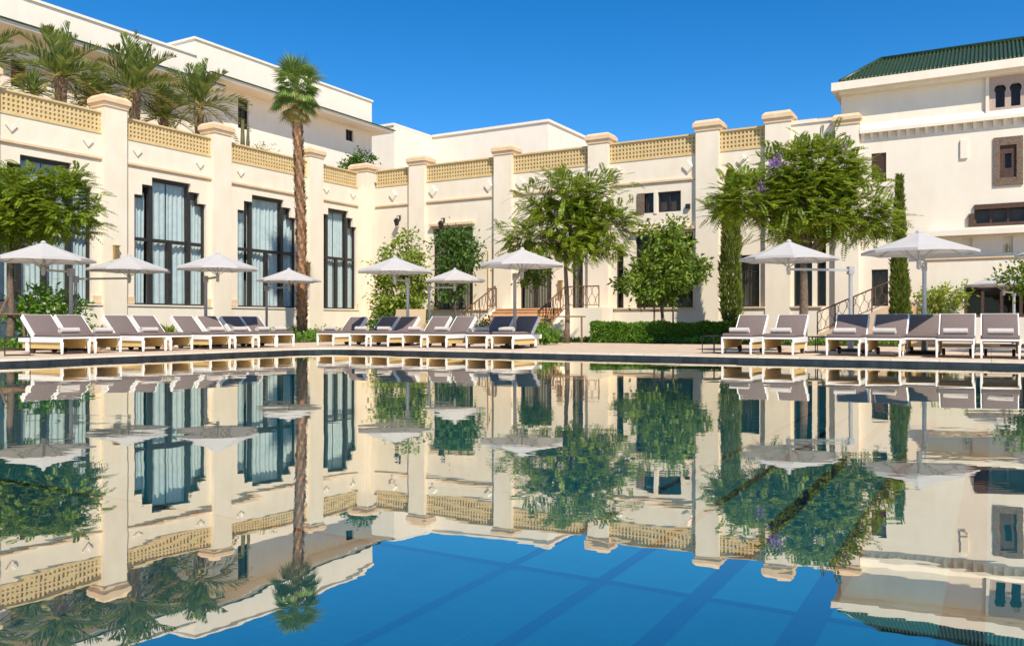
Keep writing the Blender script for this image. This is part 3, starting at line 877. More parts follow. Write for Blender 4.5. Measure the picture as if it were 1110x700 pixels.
# ---- set-back upper blocks behind the roof terrace
def block(name, label, frame, t0, t1, yo, top, eave, win, depth=10, mat=WHITE_R, base=6.0):
    root = tag(empty(name, (*frame.w(t0, yo), 0), frame.deg), label, 'building')
    rects = [(a-t0, b-t0, c, d) for a, b, c, d in win]
    m = MB(); m.wall(0, t1-t0, base, top, 0, 0.3, rects)
    m.box(0, 0.3, 0.301, depth, base, top-0.003); m.box(t1-t0-0.3, t1-t0, 0.301, depth, base, top-0.003)
    m.box(0.301, t1-t0-0.301, depth-0.3, depth, base, top-0.004); m.box(0.301, t1-t0-0.301, 0.301, depth-0.301, top-0.9, top-0.6)
    m.build('wall', mat, root)
    m = MB(); m.box(-0.08, t1-t0+0.08, -0.08, 0.38, top, top+0.12); m.box(-0.08, 0.38, 0.381, depth, top, top+0.12); m.box(t1-t0-0.38, t1-t0+0.08, 0.381, depth, top, top+0.12)
    m.build('parapet_coping', mat, root)
    if eave:
        MB().box(-0.6 if t0 < -20 else 0.0, t1-t0+0.8, -1.3, -0.002, eave, eave+0.16).box(t1-t0+0.001, t1-t0+0.8, -0.001, depth*0.6, eave, eave+0.16).build('eaves', mat, root)
        MB().box(0.0, t1-t0+0.9, -1.4, -0.1, eave+0.161, eave+0.21).build('eaves_flashing', GREENT, root)
    for a, b, c, d in rects: plain_window(root, a, b, c, d, 2, None, False)
    if rects: MB().box(0.31, t1-t0-0.31, 2.0, 2.2, base, top-1).build('room_shell', ROOM, root)
    return root
YO = 8.0
def us(px, yo=YO): return UF.t(px, yo)
def uz(py, px, yo=YO): return UF.z(py, UF.t(px, yo), yo)
wA = [(us(12), us(28.5), uz(95, 20), uz(66, 20))]
block('upper_block', 'white upper storey set back behind the rooftop date palms', UF, -34, us(211), YO, 15.2, 13.4, wA)
wB = [(us(258), us(269.5), uz(140, 264), uz(107, 264)), (us(375), us(383), uz(153, 379), uz(141, 379))]
block('upper_block', 'taller white upper storey with dark slot windows beyond the fan palm', UF, us(211)+0.01, us(403), YO, 16.1, uz(137, 403, YO-1.3), wB)
# distant white block over the corner of the courtyard
DF = Frame(X(469, 70), 70, -30)
far = tag(empty('rear_block', (DF.o[0], DF.o[1], 0), -30), 'plain white rear block rising behind the courtyard corner', 'building')
tl = DF.t(594)
m = MB(); m.box(0, tl, 0, 25, 5, 16.35); m.build('wall', WHITE_R, far)
m = MB(); m.box(-6.0, -0.002, -5.2, 25, 5, 16.3); m.build('side_wall', WHITE_R, far)
m = MB(); m.box(0.01, tl+0.12, -0.12, 25.1, 16.35, 16.55); m.box(-6.1, 0.009, -5.3, 25.1, 16.31, 16.5); m.build('parapet_coping', WHITE_R, far)
m = MB(); m.box(-11, -6.12, 0, 10, 5, 15.9); m.build('annex', GREYPOLE, far)

# ------------------------------------------------------------------ stairs and railings
def rail_run(root, pts, h=0.95, post=0.8):
    """wrought-iron railing of interlaced bars along a sloping line"""
    m = MB()
    up = Vector((0, 0, h))
    P = [Vector(p) for p in pts]
    for a, b in zip(P[:-1], P[1:]):
        L = (b-a).length; n = max(1, round(L/post))
        m.tube([a+up, b+up], 0.03, 6); m.tube([a+Vector((0,0,0.12)), b+Vector((0,0,0.12))], 0.018, 6)
        for i in range(n+1):
            q = a.lerp(b, i/n); m.tube([q, q+up], 0.025, 6)
        nn = max(2, int(L/0.16))
        for i in range(nn):
            q = a.lerp(b, (i+0.5)/nn)
            dirv = (b-a).normalized()
            s = 1 if i % 2 else -1
            m.tube([q+Vector((0,0,0.12)), q+dirv*0.11*s+Vector((0,0,0.12+(h-0.12)*0.28)), q-dirv*0.11*s+Vector((0,0,0.12+(h-0.12)*0.68)), q+Vector((0,0,h))], 0.012, 5)
    return m.build('railing', IRON, root)

ST = tag(empty('staircase', (*VF.w(VF.t(563, -2.6), -0.3), 0), VF.deg),
    'terracotta garden steps with curly iron railings climbing to the wing', 'stairs')
m = MB()
NS = 9
sw = 1.75
for i in range(NS):
    h = 1.42*(NS-i)/NS
    m.box(-sw, sw, -1.2-0.3*(i+1)+0.001, -1.2-0.3*i, 0.0, h)
    m.box(-sw-0.01, sw+0.01, -1.2-0.3*(i+1)-0.03, -1.2-0.3*(i+1), h-0.05, h)
m.box(-sw, sw, -1.2, 0.06, 0.0, 1.421)
m.build('steps', TERRA, ST)
MB().box(-sw-0.6, -sw-0.001, -1.2, 0.06, 0.0, 1.418).build('landing_wall', CREAM2, ST); MB().box(sw+0.001, sw+1.8, -1.2, 0.06, 0.0, 1.418).build('landing_wall', CREAM2, ST)
m = MB()
for s in (-1, 1):
    x0, x1 = (-sw-0.3, -sw-0.012) if s < 0 else (sw+0.012, sw+0.3)
    MB().prism_x([(-1.2, 0.0), (-3.8, 0.0), (-1.2, 1.40)], x0, x1).build('cheek_wall', CREAM2, ST)
for s in (-1, 1):
    x = s*(sw+0.15)
    rail_run(ST, [(x, -4.05, 0.27), (x, -1.25, 1.54)])
    xe = x + s*(0.5 if s < 0 else 1.5)
    rail_run(ST, [(x, -1.15, 1.43), (xe, -1.15, 1.43)])

ST2 = tag(empty('staircase', (*VF.w(VF.t(886, -2.4), -2.4), 0), VF.deg),
    'side flight of terracotta steps with leaning-bar iron railing near the tall thin cypress', 'stairs')
m = MB()
L2 = VF.t(966, -2.4)-VF.t(886, -2.4)
NS = 7
for i in range(NS):
    m.box(L2*0.15+i*L2*0.85/NS, L2*0.15+(i+1)*L2*0.85/NS-0.001, 0.0, 1.3, 0, 0.2+0.16*i)
m.box(L2, L2+0.7, 0.0, 2.2, 0, 1.36)
m.build('steps', TERRA, ST2)
m = MB(); m.prism([(0, 0), (L2, 0), (L2, 1.4), (0, 0.3)], -0.2, -0.012); m.box(L2+0.001, L2+0.7, -0.2, -0.012, 0, 1.4); m.build('cheek_wall', PEACH, ST2)
rail_run(ST2, [(0.02, -0.1, 0.3), (L2, -0.1, 1.4)], 0.85, 0.7)

# ------------------------------------------------------------------ vegetation
def rnd_dirs(n):
    v = RNG.normal(size=(n, 3)); return v/np.linalg.norm(v, axis=1, keepdims=True)

def leaves(pos, d, L, W, roll=None):
    """one folded-diamond face per leaf; pos, d: (n,3); L, W: (n,)"""
    n = len(pos)
    d = d/np.maximum(np.linalg.norm(d, axis=1, keepdims=True), 1e-6)
    r = rnd_dirs(n) if roll is None else roll
    s = np.cross(d, r); s /= np.maximum(np.linalg.norm(s, axis=1, keepdims=True), 1e-6)
    L = np.asarray(L)[:, None]; W = np.asarray(W)[:, None]
    a = pos; b = pos+d*L*0.45+s*W*0.5; c = pos+d*L; e = pos+d*L*0.45-s*W*0.5
    v = np.stack([a, b, c, e], axis=1).reshape(-1, 3)
    f = np.arange(4*n).reshape(n, 4)
    return v, f

def np_mesh(name, v, f, mat, parent=None, loc=None):
    me = bpy.data.meshes.new(name)
    n, k = f.shape
    me.vertices.add(len(v)); me.vertices.foreach_set("co", v.astype(np.float32).ravel())
    me.loops.add(n*k); me.loops.foreach_set("vertex_index", f.astype(np.int32).ravel())
    me.polygons.add(n); me.polygons.foreach_set("loop_start", np.arange(0, n*k, k, dtype=np.int32))
    me.polygons.foreach_set("loop_total", np.full(n, k, dtype=np.int32))
    me.update(calc_edges=True); me.validate()
    me.materials.append(mat)
    o = bpy.data.objects.new(name, me); COL.objects.link(o)
    if parent is not None: o.parent = parent
    if loc is not None: o.location = loc
    return o

def clump_points(c, rad, nclump, per, cr, flat=0.75, shell=0.55, lo=-1.0):
    """uneven crown: clumps spread through an ellipsoid, leaves round each clump"""
    c = np.array(c); rad = np.array(rad)
    P, O = [], []
    for _ in range(nclump):
        while True:
            d = rnd_dirs(1)[0]
            if d[2] > lo: break
        r = shell + (1-shell)*RNG.random()
        k = c + d*rad*r*(0.88+0.24*RNG.random())
        q = RNG.normal(size=(per, 3))*cr*np.array([1, 1, flat])*(0.7+0.6*RNG.random())
        P.append(k+q); O.append(np.repeat((d*rad)[None], per, 0)+q*1.2)
    return np.concatenate(P), np.concatenate(O)

def pinnate(P, O, L=0.55, pairs=7, lw=0.05, ll=0.15):
    """feathery fronds: drooping stems with leaflet pairs"""
    n = len(P)
    O = O/np.maximum(np.linalg.norm(O, axis=1, keepdims=True), 1e-6)
    d = (O*0.8 + rnd_dirs(n)*0.75)*np.array([1, 1, 0.6]) + np.array([0, 0, 0.12])
    d /= np.linalg.norm(d, axis=1, keepdims=True)
    Ls = L*(0.7+0.6*RNG.random(n))
    up = np.array([0, 0, 1.0])
    pos, dirs, rol = [], [], []
    side = np.cross(d, up+rnd_dirs(n)*0.35); side /= np.maximum(np.linalg.norm(side, axis=1, keepdims=True), 1e-6)
    for i in range(pairs):
        g = (i+0.7)/pairs
        p = P + d*(Ls*g)[:, None] - up*(Ls*0.22*g*g)[:, None]
        tn = d - up*(0.44*g)
        tn /= np.linalg.norm(tn, axis=1, keepdims=True)
        for s in (-1, 1):
            pos.append(p); dirs.append(tn*0.55+side*s*0.85-up*0.15); rol.append(np.cross(tn, side)*s + rnd_dirs(n)*0.25)
    pos = np.concatenate(pos); dirs = np.concatenate(dirs)
    nrm = np.concatenate(rol)
    k = len(pos)
    taper = np.concatenate([np.full(n*2, 0.7+0.6*math.sin(math.pi*(i+0.7)/pairs)) for i in range(pairs)])
    return leaves(pos, dirs, ll*taper*(0.85+0.3*RNG.random(k)), lw*taper*2, nrm)

def limbs(m, base, top, rad, targets, forks=2):
    base, top = Vector(base), Vector(top)
    pts = []
    for i in range(7):
        g = i/6
        pts.append(base.lerp(top, g)+Vector((math.sin(g*5+base.x)*0.04, math.cos(g*4+base.y)*0.04, 0)))
    m.tube(pts, [rad*(1.25-0.5*i/6) if i else rad*1.6 for i in range(7)], 9)
    for tg in targets:
        tg = Vector(tg)
        st = base.lerp(top, 0.86+0.14*random.random())
        mid = st.lerp(tg, 0.5)+Vector((random.uniform(-.15,.15), random.uniform(-.15,.15), 0.15))
        m.tube([st, st.lerp(mid, 0.5)+Vector((0,0,0.03)), mid, mid.lerp(tg, 0.6), tg], [rad*0.6, rad*0.5, rad*0.4, rad*0.25, rad*0.1], 6)
        for _ in range(forks):
            e = tg+Vector((random.uniform(-.6,.6), random.uniform(-.6,.6), random.uniform(-.2,.5)))
            m.tube([mid, mid.lerp(e, 0.5), e], [rad*0.3, rad*0.2, rad*0.06], 5)

def tree(name, label, loc, trunk_h, blobs, mat, rad, style='leaf', nclump=40, per=30, cr=0.3, leafL=0.16, leafW=0.08, lean=(0, 0), bark=BARK, lo=-1.0, shell=0.5, **kw):
    """blobs: (x, y, z, rx, ry, rz) round the base"""
    root = tag(empty(name, loc), label, 'tree')
    m = MB()
    limbs(m, (0, 0, -0.05), (lean[0], lean[1], trunk_h), rad, [(b[0], b[1], b[2]) for b in blobs])
    m.build('trunk', bark, root, smooth=True)
    V, F, k = [], [], 0
    tot = sum(b[3]*b[4]*b[5] for b in blobs)
    for b in blobs:
        sh = (b[3]*b[4]*b[5])/tot
        P, O = clump_points(b[:3], b[3:], max(3, int(nclump*sh)), per, cr, lo=lo, shell=shell)
        if style == 'pinnate': v, f = pinnate(P, O, **kw)
        else:
            n = len(P); dd = O/np.maximum(np.linalg.norm(O, axis=1, keepdims=True), 1e-6)*0.7+rnd_dirs(n)*0.9-np.array([0, 0, 0.25])
            v, f = leaves(P, dd, leafL*(0.6+0.8*RNG.random(n)), leafW*(0.7+0.6*RNG.random(n)))
        V.append(v); F.append(f+k); k += len(v)
    np_mesh('crown', np.concatenate(V), np.concatenate(F), mat, root)
    return root

# feathery tree in front of the middle of the wing
Y = 31.0
jac = tree('jacaranda_tree', 'feathery jacaranda with slender bare trunk beside the terracotta steps', (X(614, Y), Y, 0), 3.3,
    [(-1.3, 0, 4.0, 1.25, 1.2, 0.75), (0.0, 0.0, 4.4, 1.4, 1.4, 1.2), (1.25, 0.1, 4.3, 1.25, 1.2, 1.0), (0.2, 0, 5.6, 1.1, 1.1, 0.85),
     (1.15, 0.2, 5.6, 0.75, 0.8, 0.75), (-0.95, 0, 5.2, 0.9, 0.9, 0.6), (1.75, 0, 4.6, 0.6, 0.7, 0.9), (0.9, -0.3, 3.5, 1.1, 1.0, 0.45)],
    LF_JAC, 0.085, 'pinnate', nclump=170, per=14, cr=0.20, L=0.55, pairs=10, lw=0.022, ll=0.11, shell=0.4)
m = MB()
for s in (-0.55, 0.55): m.tube([(s, -0.25, 0), (s, -0.2, 1.0)], 0.035, 6)
m.tube([(-0.7, -0.22, 0.98), (0.7, -0.22, 0.98)], 0.03, 6)
st = m.build('tree_stake', STAKE, None, loc=(X(614, Y), Y, 0)); tag(st, 'wooden prop frame at the foot of the slender jacaranda by the steps', 'tree stake')

Y = 27.0
jr = tree('jacaranda_tree', 'broad jacaranda carrying a few purple blossoms over two loungers', (X(869, Y), Y, 0), 3.3,
    [(-1.7, 0, 4.8, 1.4, 1.3, 0.85), (0.2, 0, 4.6, 1.6, 1.5, 1.2), (1.6, 0, 4.4, 1.3, 1.2, 0.9), (0.4, 0, 5.8, 1.3, 1.2, 0.9), (-0.6, 0, 5.6, 1.0, 1.0, 0.9),
     (1.3, 0.2, 5.5, 0.9, 0.9, 0.7), (-2.45, 0, 4.7, 0.7, 0.7, 0.5), (2.35, 0, 4.2, 0.75, 0.7, 0.5), (0.3, 0.6, 4.1, 1.4, 1.0, 0.45)],
    LF_JAC, 0.13, 'pinnate', nclump=255, per=14, cr=0.21, L=0.55, pairs=10, lw=0.022, ll=0.11, shell=0.4, lean=(0.1, 0))
P = []
for cx, cz in ((-1.25, 5.75), (-1.6, 5.0), (-1.1, 5.8), (0.9, 6.2)):
    P.append(np.array([cx, -1.0, cz])+RNG.normal(size=(40, 3))*np.array([0.09, 0.09, 0.11]))
P = np.concatenate(P)
v, f = leaves(P, rnd_dirs(len(P)), np.full(len(P), 0.09), np.full(len(P), 0.06))
np_mesh('blossom', v, f, PURPLE, jr)

Y = 25.0
tree('jacaranda_tree', 'bushy jacaranda with propped trunk at the near end of the tall windows', (X(9, Y), Y, 0), 2.9,
    [(-1.1, 0, 4.1, 1.3, 1.2, 0.9), (0.4, 0, 4.2, 1.25, 1.1, 0.9), (1.65, 0, 4.2, 0.95, 0.9, 0.8), (0.2, 0, 4.75, 1.1, 1.0, 0.55), (1.5, 0, 4.75, 0.8, 0.7, 0.5), (1.6, 0, 3.7, 0.8, 0.8, 0.4), (-0.3, 0, 3.35, 1.1, 0.9, 0.45)],
    LF_JAC, 0.10, 'pinnate', nclump=190, per=15, cr=0.2, L=0.48, pairs=9, lw=0.021, ll=0.105, shell=0.4, lean=(0.12, 0))
m = MB()
m.tube([(-0.5, -0.3, 0), (0.05, -0.12, 1.5)], 0.045, 6); m.tube([(0.55, -0.1, 0), (0.5, -0.1, 1.05)], 0.035, 6); m.tube([(-0.7, -0.16, 1.0), (0.65, -0.14, 1.0)], 0.035, 6)
tag(m.build('tree_stake', STAKE, None, loc=(X(9, Y), Y, 0)), 'slanting wooden prop beside the trunk next to the first lounger', 'tree stake')

Y = 32.5
tree('bay_tree', 'round-headed small tree on crossed props behind the clipped hedge', (X(718, Y), Y, 0), 1.6,
    [(0, 0, 2.7, 1.25, 1.2, 0.9), (-0.6, 0, 2.3, 1.0, 1.0, 0.6), (0.7, 0, 2.7, 0.95, 0.95, 0.7), (0.2, 0, 3.6, 0.95, 0.95, 0.65), (1.45, 0, 3.0, 0.35, 0.4, 0.3), (-1.45, 0, 2.35, 0.4, 0.4, 0.3), (0.1, 0, 2.0, 1.0, 0.9, 0.4), (-0.55, 0, 4.35, 0.42, 0.4, 0.16), (0.5, 0, 4.5, 0.38, 0.3, 0.14)],
    LF_ROUND, 0.07, nclump=120, per=56, cr=0.20, leafL=0.2, leafW=0.10)
m = MB()
for s in (-0.35, 0.38): m.tube([(s, -0.2, 0), (s, -0.2, 1.35)], 0.035, 6)
m.tube([(-0.5, -0.23, 1.2), (0.55, -0.23, 1.2)], 0.03, 6)
tag(m.build('tree_stake', STAKE, None, loc=(X(718, Y), Y, 0)), 'pair of wooden props under the round-headed tree behind the hedge', 'tree stake')

Y = 38.5
tree('citrus_tree', 'tall lime-green bushy tree beside the shaded glass door', (X(434, Y), Y, 0), 1.2,
    [(0, 0, 2.2, 1.25, 1.1, 1.3), (0.1, 0, 3.6, 1.0, 0.9, 0.9), (0.3, 0, 4.5, 0.5, 0.5, 0.5), (-0.9, 0, 3.2, 0.6, 0.6, 0.5), (0.95, 0, 3.1, 0.5, 0.6, 0.7), (-0.5, 0, 1.0, 0.8, 0.8, 0.8), (0.5, 0, 1.0, 0.8, 0.8, 0.8)],
    LF_CIT, 0.08, nclump=170, per=46, cr=0.21, leafL=0.19, leafW=0.10)
Y = 39.7
tree('fig_tree', 'dense dark-green tree filling the doorway beside the lime-green one', (X(494, Y), Y, 0), 2.0,
    [(0, 0, 3.6, 0.85, 0.7, 1.1), (0.2, 0, 4.6, 0.8, 0.6, 0.7), (0.7, -0.2, 3.9, 0.6, 0.5, 0.7), (-0.3, 0, 2.4, 0.6, 0.5, 0.6), (-0.5, 0, 4.7, 0.4, 0.4, 0.5)],
    LF_DARK, 0.07, nclump=90, per=40, cr=0.22, leafL=0.2, leafW=0.10)
Y = 34.6
tree('olive_tree', 'small round tree standing in front of a glass door above the steps', (X(580, Y), Y, 1.42), 0.95,
    [(0, 0, 1.45, 0.6, 0.5, 0.45), (-0.2, 0, 1.1, 0.5, 0.4, 0.3)],
    LF_ROUND, 0.04, nclump=34, per=36, cr=0.14, leafL=0.15, leafW=0.07)

# cypresses
def cypress(label, loc, h, r, cone=False):
    root = tag(empty('cypress_tree', loc), label, 'tree')
    MB().tube([(0, 0, -0.05), (0, 0, h*0.5), (0.02, 0, h*0.92)], [0.09, 0.06, 0.015], 8).build('trunk', BARK, root, smooth=True)
    n = 9000
    g = RNG.random(n)**0.85
    z = 0.15+g*(h-0.15)
    prof = r*np.clip(np.minimum(1.0, (g+0.05)*5.0), 0.3, 1)*np.sqrt(np.clip(1-g**2.4, 0.004, 1))
    if cone: prof = r*np.clip(1.02-g, 0.05, 1)**0.9*np.clip(0.6+g*4, 0, 1)
    a = RNG.random(n)*2*math.pi
    lump = 1+0.16*np.sin(a*3+z*2.1)+0.10*np.sin(a*5-z*4.3)
    rr = prof*lump*(0.55+0.5*RNG.random(n)**0.5)
    P = np.stack([rr*np.cos(a), rr*np.sin(a), z], 1)
    D = np.stack([np.cos(a)*0.45, np.sin(a)*0.45, np.ones(n)], 1)+rnd_dirs(n)*0.35
    v, f = leaves(P, D, 0.2*(0.7+0.6*RNG.random(n)), 0.05*(0.7+0.6*RNG.random(n)))
    np_mesh('crown', v, f, LF_CYP, root)
    return root
cypress('slim dark cypress beside the end of the clipped hedge', (X(792, 33.0), 33.0, 0), 6.7, 0.36)
cypress('slim ragged cypress behind the large open umbrella by the green-roofed block', (X(975, 28.0), 28.0, 0), 5.6, 0.30, True)

def fan_palm(label, loc, h):
    root = tag(empty('fan_palm', loc), label, 'palm tree')
    m = MB()
    N = 46
    pts = [(0.10*math.sin(i/N*2.2)-0.32*(i/N)**1.3, 0.03*math.sin(i/N*7), h*i/N) for i in range(N+1)]
    m.tube(pts, [0.32 if i == 0 else 0.195*(1-0.15*i/N)*(1+0.05*math.sin(i*2.4)) for i in range(N+1)], 12)
    for i in range(1, N*3):                       # stubs of cut leaf bases all the way up
        g = i/(N*3)
        k = min(N-1, int(g*N)); p = Vector(pts[k]).lerp(Vector(pts[k+1]), g*N-k)
        for j in range(5):
            a = i*2.4+j*2*math.pi/5+random.random()*0.5
            d = Vector((math.cos(a), math.sin(a), 0)); s = Vector((-d.y, d.x, 0))
            q = p+d*0.16*(1-0.15*g); w = 0.05+0.03*random.random(); L = 0.10+0.09*random.random()
            t = q+d*L*0.75+Vector((0, 0, L))
            m.add([q-s*w, q+s*w, t+s*w*0.4, t-s*w*0.4, q-s*w-Vector((0, 0, .07)), q+s*w-Vector((0, 0, .07))], [(0,1,2,3), (4,5,1,0), (5,4,3,2)])
    m.build('trunk', PALMB, root)
    top = np.array(pts[-1])
    def crown(nl, elev, size, mat, name, zoff):
        V, F, k = [], [], 0
        st = MB()
        for i in range(nl):
            a = i*2.399963+random.random()*0.3
            e = elev[0]+(elev[1]-elev[0])*(i/max(1, nl-1))+random.uniform(-0.12, 0.12)
            d = np.array([math.cos(a)*math.cos(e), math.sin(a)*math.cos(e), math.sin(e)])
            L = size*(0.8+0.35*random.random())
            hub = top+np.array([0, 0, zoff+0.25*math.sin(e)])+d*L*(0.48+0.28*random.random())-np.array([0, 0, 0.12*L*max(0, math.cos(e))])
            st.tube([top+np.array([0, 0, zoff-0.15]), (top+np.array([0, 0, zoff])+hub)/2+np.array([0, 0, 0.03]), hub], 0.016, 5)
            up = np.array([0, 0, 1.0]); s = np.cross(d, up); s /= max(1e-6, np.linalg.norm(s)); nn = np.cross(s, d)
            M = 17
            ang = np.linspace(-1.75, 1.75, M)
            D = np.cos(ang)[:, None]*d+np.sin(ang)[:, None]*s+nn*(0.12*np.abs(np.sin(ang)))[:, None]-up*(0.2+0.75*max(0.0, math.cos(e))**2)*np.ones((M, 1))
            Ls = L*0.62*(0.72+0.28*np.cos(ang*0.7))*(0.9+0.2*RNG.random(M))
            P = np.repeat(hub[None], M, 0)
            v, f = leaves(P, D, Ls, np.full(M, 0.06*size), np.repeat(nn[None], M, 0))
            V.append(v); F.append(f+k); k += len(v)
        c = np_mesh(name, np.concatenate(V), np.concatenate(F), mat, root)
        st.build('leaf_stalk', mat, c)
    crown(54, (1.45, -0.6), 1.12, LF_FAN, 'crown', 0.1)
    crown(16, (-0.65, -1.3), 0.8, LF_DRY, 'dry_skirt', -0.25)
    return root
fan_palm('tall single fan palm with shaggy brown trunk rising between two windows', (X(327, 34.0), 34.0, 0), 10.2)

def date_palm(label, loc, h, size, nl=48, dry=True, dark=False):
    root = tag(empty('date_palm', loc), label, 'palm tree', 'date palms on the roof terrace')
    m = MB()
    n = 12
    m.tube([(0, 0, h*i/n-0.05) for i in range(n+1)], [0.105*size/1.6*(1.0+0.10*(i % 2)+0.5*(i/n)**2) for i in range(n+1)], 9)
    for i in range(60):
        a = i*2.4; z = h*(0.1+0.9*i/60); d = Vector((math.cos(a), math.sin(a), 0)); s = Vector((-d.y, d.x, 0))
        q = d*0.11*size/1.6+Vector((0, 0, z)); t = q+d*0.13+Vector((0, 0, 0.13))
        m.add([q-s*0.05, q+s*0.05, t+s*0.02, t-s*0.02], [(0,1,2,3)])
    m.build('trunk', PALMD, root)
    st = MB(); V, F, k = [], [], 0
    Vd, Fd, kd = [], [], 0
    for i in range(nl):
        a = i*2.399963+random.random()*0.4
        g = i/nl
        e = 1.5-1.75*g**1.15+random.uniform(-0.12, 0.12)
        L = size*(0.85+0.3*random.random())*(0.85 if g > 0.8 else 1)
        d = np.array([math.cos(a)*math.cos(e), math.sin(a)*math.cos(e), math.sin(e)])
        hz = np.array([math.cos(a), math.sin(a), 0.0]); up = np.array([0, 0, 1.0])
        N = 24
        tt = np.linspace(0.0, 1, N)
        bend = 0.16+0.30*math.cos(e)
        C = np.array([0, 0, h])+d*(L*tt)[:, None]-up*(L*bend*tt**2.2)[:, None]
        T = np.gradient(C, axis=0); T /= np.linalg.norm(T, axis=1, keepdims=True)
        S = np.cross(T, up); S /= np.maximum(1e-6, np.linalg.norm(S, axis=1, keepdims=True)); Nn = np.cross(S, T)
        st.tube([tuple(C[j]) for j in (0, 6, 12, 18, 23)], [0.03, 0.024, 0.018, 0.012, 0.005], 5)
        sel = slice(3, N)
        ll = L*0.24*np.sin(np.pi*np.clip(tt[sel]*0.85+0.13, 0, 1))**0.6
        for s in (-1, 1):
            D = T[sel]*0.95+S[sel]*s*0.62+Nn[sel]*0.5-up*0.1+RNG.normal(size=(N-3, 3))*0.1
            v, f = leaves(C[sel], D, ll, np.full(N-3, 0.03*size), Nn[sel]+RNG.normal(size=(N-3, 3))*0.2)
            if dry and g > 0.84: Vd.append(v); Fd.append(f+kd); kd += len(v)
            else: V.append(v); F.append(f+k); k += len(v)
    c = np_mesh('crown', np.concatenate(V), np.concatenate(F), LF_PALM, root)
    st.build('leaf_stalk', LF_PALM, c)
    if Vd: np_mesh('dry_skirt', np.concatenate(Vd), np.concatenate(Fd), LF_DRY, root)
    return root
for (px, py, Yd, size, lab, dry) in (
    (-18, 66, 33.0, 2.1, 'date palm cut by the photo edge at the end of the roof terrace', True),
    (66, 84, 34.0, 2.55, 'date palm with upright fronds over the first pierced parapet panel', True),
    (146, 98, 37.0, 2.8, 'widest date palm rising just behind the first parapet pier', True),
    (216, 114, 41.0, 2.55, 'compact date palm over the middle of the second parapet panel', True),
    (102, 112, 36.5, 1.9, 'low bushy date palm between the two tallest rooftop palms', False),
    (178, 128, 39.0, 2.0, 'low bushy date palm under the wide rooftop palm', False),
    (36, 100, 32.5, 1.0, 'smallest young date palm beside the dark rooftop window', False)):
    z = Zp(py, Yd)
    date_palm(lab, (X(px, Yd), Yd, ROOFZ), z-ROOFZ, size, 38 if dry else 34, dry)

def shrub(name, label, loc, blobs, mat, nclump, per, cr, L, W, group=None, cat='shrub', lo=-1.0):
    root = tag(empty(name, loc), label, cat, group)
    m = MB()
    for b in blobs:
        m.tube([(b[0]*0.3, b[1]*0.3, -0.02), (b[0]*0.6, b[1]*0.6, b[2]*0.6), (b[0], b[1], b[2])], [0.035, 0.025, 0.008], 5)
    m.build('stem', BARK, root)
    V, F, k = [], [], 0
    tot = sum(b[3]*b[4]*b[5] for b in blobs)
    for b in blobs:
        P, O = clump_points(b[:3], b[3:], max(2, int(nclump*b[3]*b[4]*b[5]/tot)), per, cr, lo=lo)
        n = len(P); dd = O/np.maximum(np.linalg.norm(O, axis=1, keepdims=True), 1e-6)*0.8+rnd_dirs(n)*0.8
        v, f = leaves(P, dd, L*(0.6+0.8*RNG.random(n)), W*(0.7+0.6*RNG.random(n)))
        v[:, 2] = np.maximum(v[:, 2], 0.02)
        V.append(v); F.append(f+k); k += len(v)
    np_mesh('foliage', np.concatenate(V), np.concatenate(F), mat, root)
    return root
Yd = 49.0
shrub('roof_shrub', 'rounded dark-green shrub on the roof terrace near the courtyard corner', (X(386, Yd), Yd, ROOFZ),
    [(0, 0, 2.0, 0.9, 0.8, 0.8), (0.4, 0, 2.6, 0.6, 0.6, 0.5), (-0.4, 0, 1.2, 0.6, 0.6, 0.7)], LF_DARK, 60, 34, 0.2, 0.22, 0.1)
Yd = 44.0
shrub('roof_shrub', 'thin pale shrub between the cactus and the fan palm on the terrace', (X(285, Yd), Yd, ROOFZ),
    [(-0.3, 0, 2.2, 0.3, 0.3, 0.2), (0.25, 0, 2.3, 0.35, 0.3, 0.25), (0, 0, 1.7, 0.3, 0.3, 0.3)], LF_AGAVE, 14, 18, 0.14, 0.16, 0.05)
Yd = 42.5
cact = MB()
for (a, b, r) in (((0, 0, 0), (0, 0, 3.4), 0.13), ((0.25, 0, 1.0), (0.28, 0, 3.0), 0.1), ((-0.6, 0, 1.6), (-0.75, 0, 2.2), 0.08)):
    cact.tube([a, tuple((Vector(a)+Vector(b))/2), b], [r, r*1.05, r*0.6], 10)
cact.tube([(0, 0, 1.2), (-0.35, 0, 1.3), (-0.6, 0, 1.65)], [0.09, 0.09, 0.08], 8); cact.tube([(0, 0, 0.7), (0.2, 0, 0.8), (0.25, 0, 1.05)], [0.09, 0.09, 0.1], 8)
tag(cact.build('cactus', CACT, None, smooth=True, loc=(X(263, Yd), Yd, ROOFZ)), 'branched column cactus in front of the dark rooftop slot window', 'cactus')
Yd = 26.0
shrub('garden_shrub', 'leafy shrub behind the first pair of loungers under the umbrella', (X(50, Yd), Yd, 0),
    [(0, 0, 1.2, 0.9, 0.8, 0.6), (0.5, 0, 0.9, 0.6, 0.6, 0.6), (-0.5, 0, 0.8, 0.6, 0.6, 0.5)], LF_HEDGE, 70, 30, 0.2, 0.2, 0.07)
Yd = 31.0
shrub('garden_shrub', 'open leafy shrub beside the ragged cypress', (X(1018, Yd)-0.15, Yd, 0), [(0.3, 0, 1.75, 0.75, 0.6, 0.4), (-0.1, 0, 1.35, 0.5, 0.5, 0.5), (0.55, 0, 1.2, 0.5, 0.5, 0.4)], LF_CIT, 44, 26, 0.16, 0.17, 0.08)
Yd = 22.5
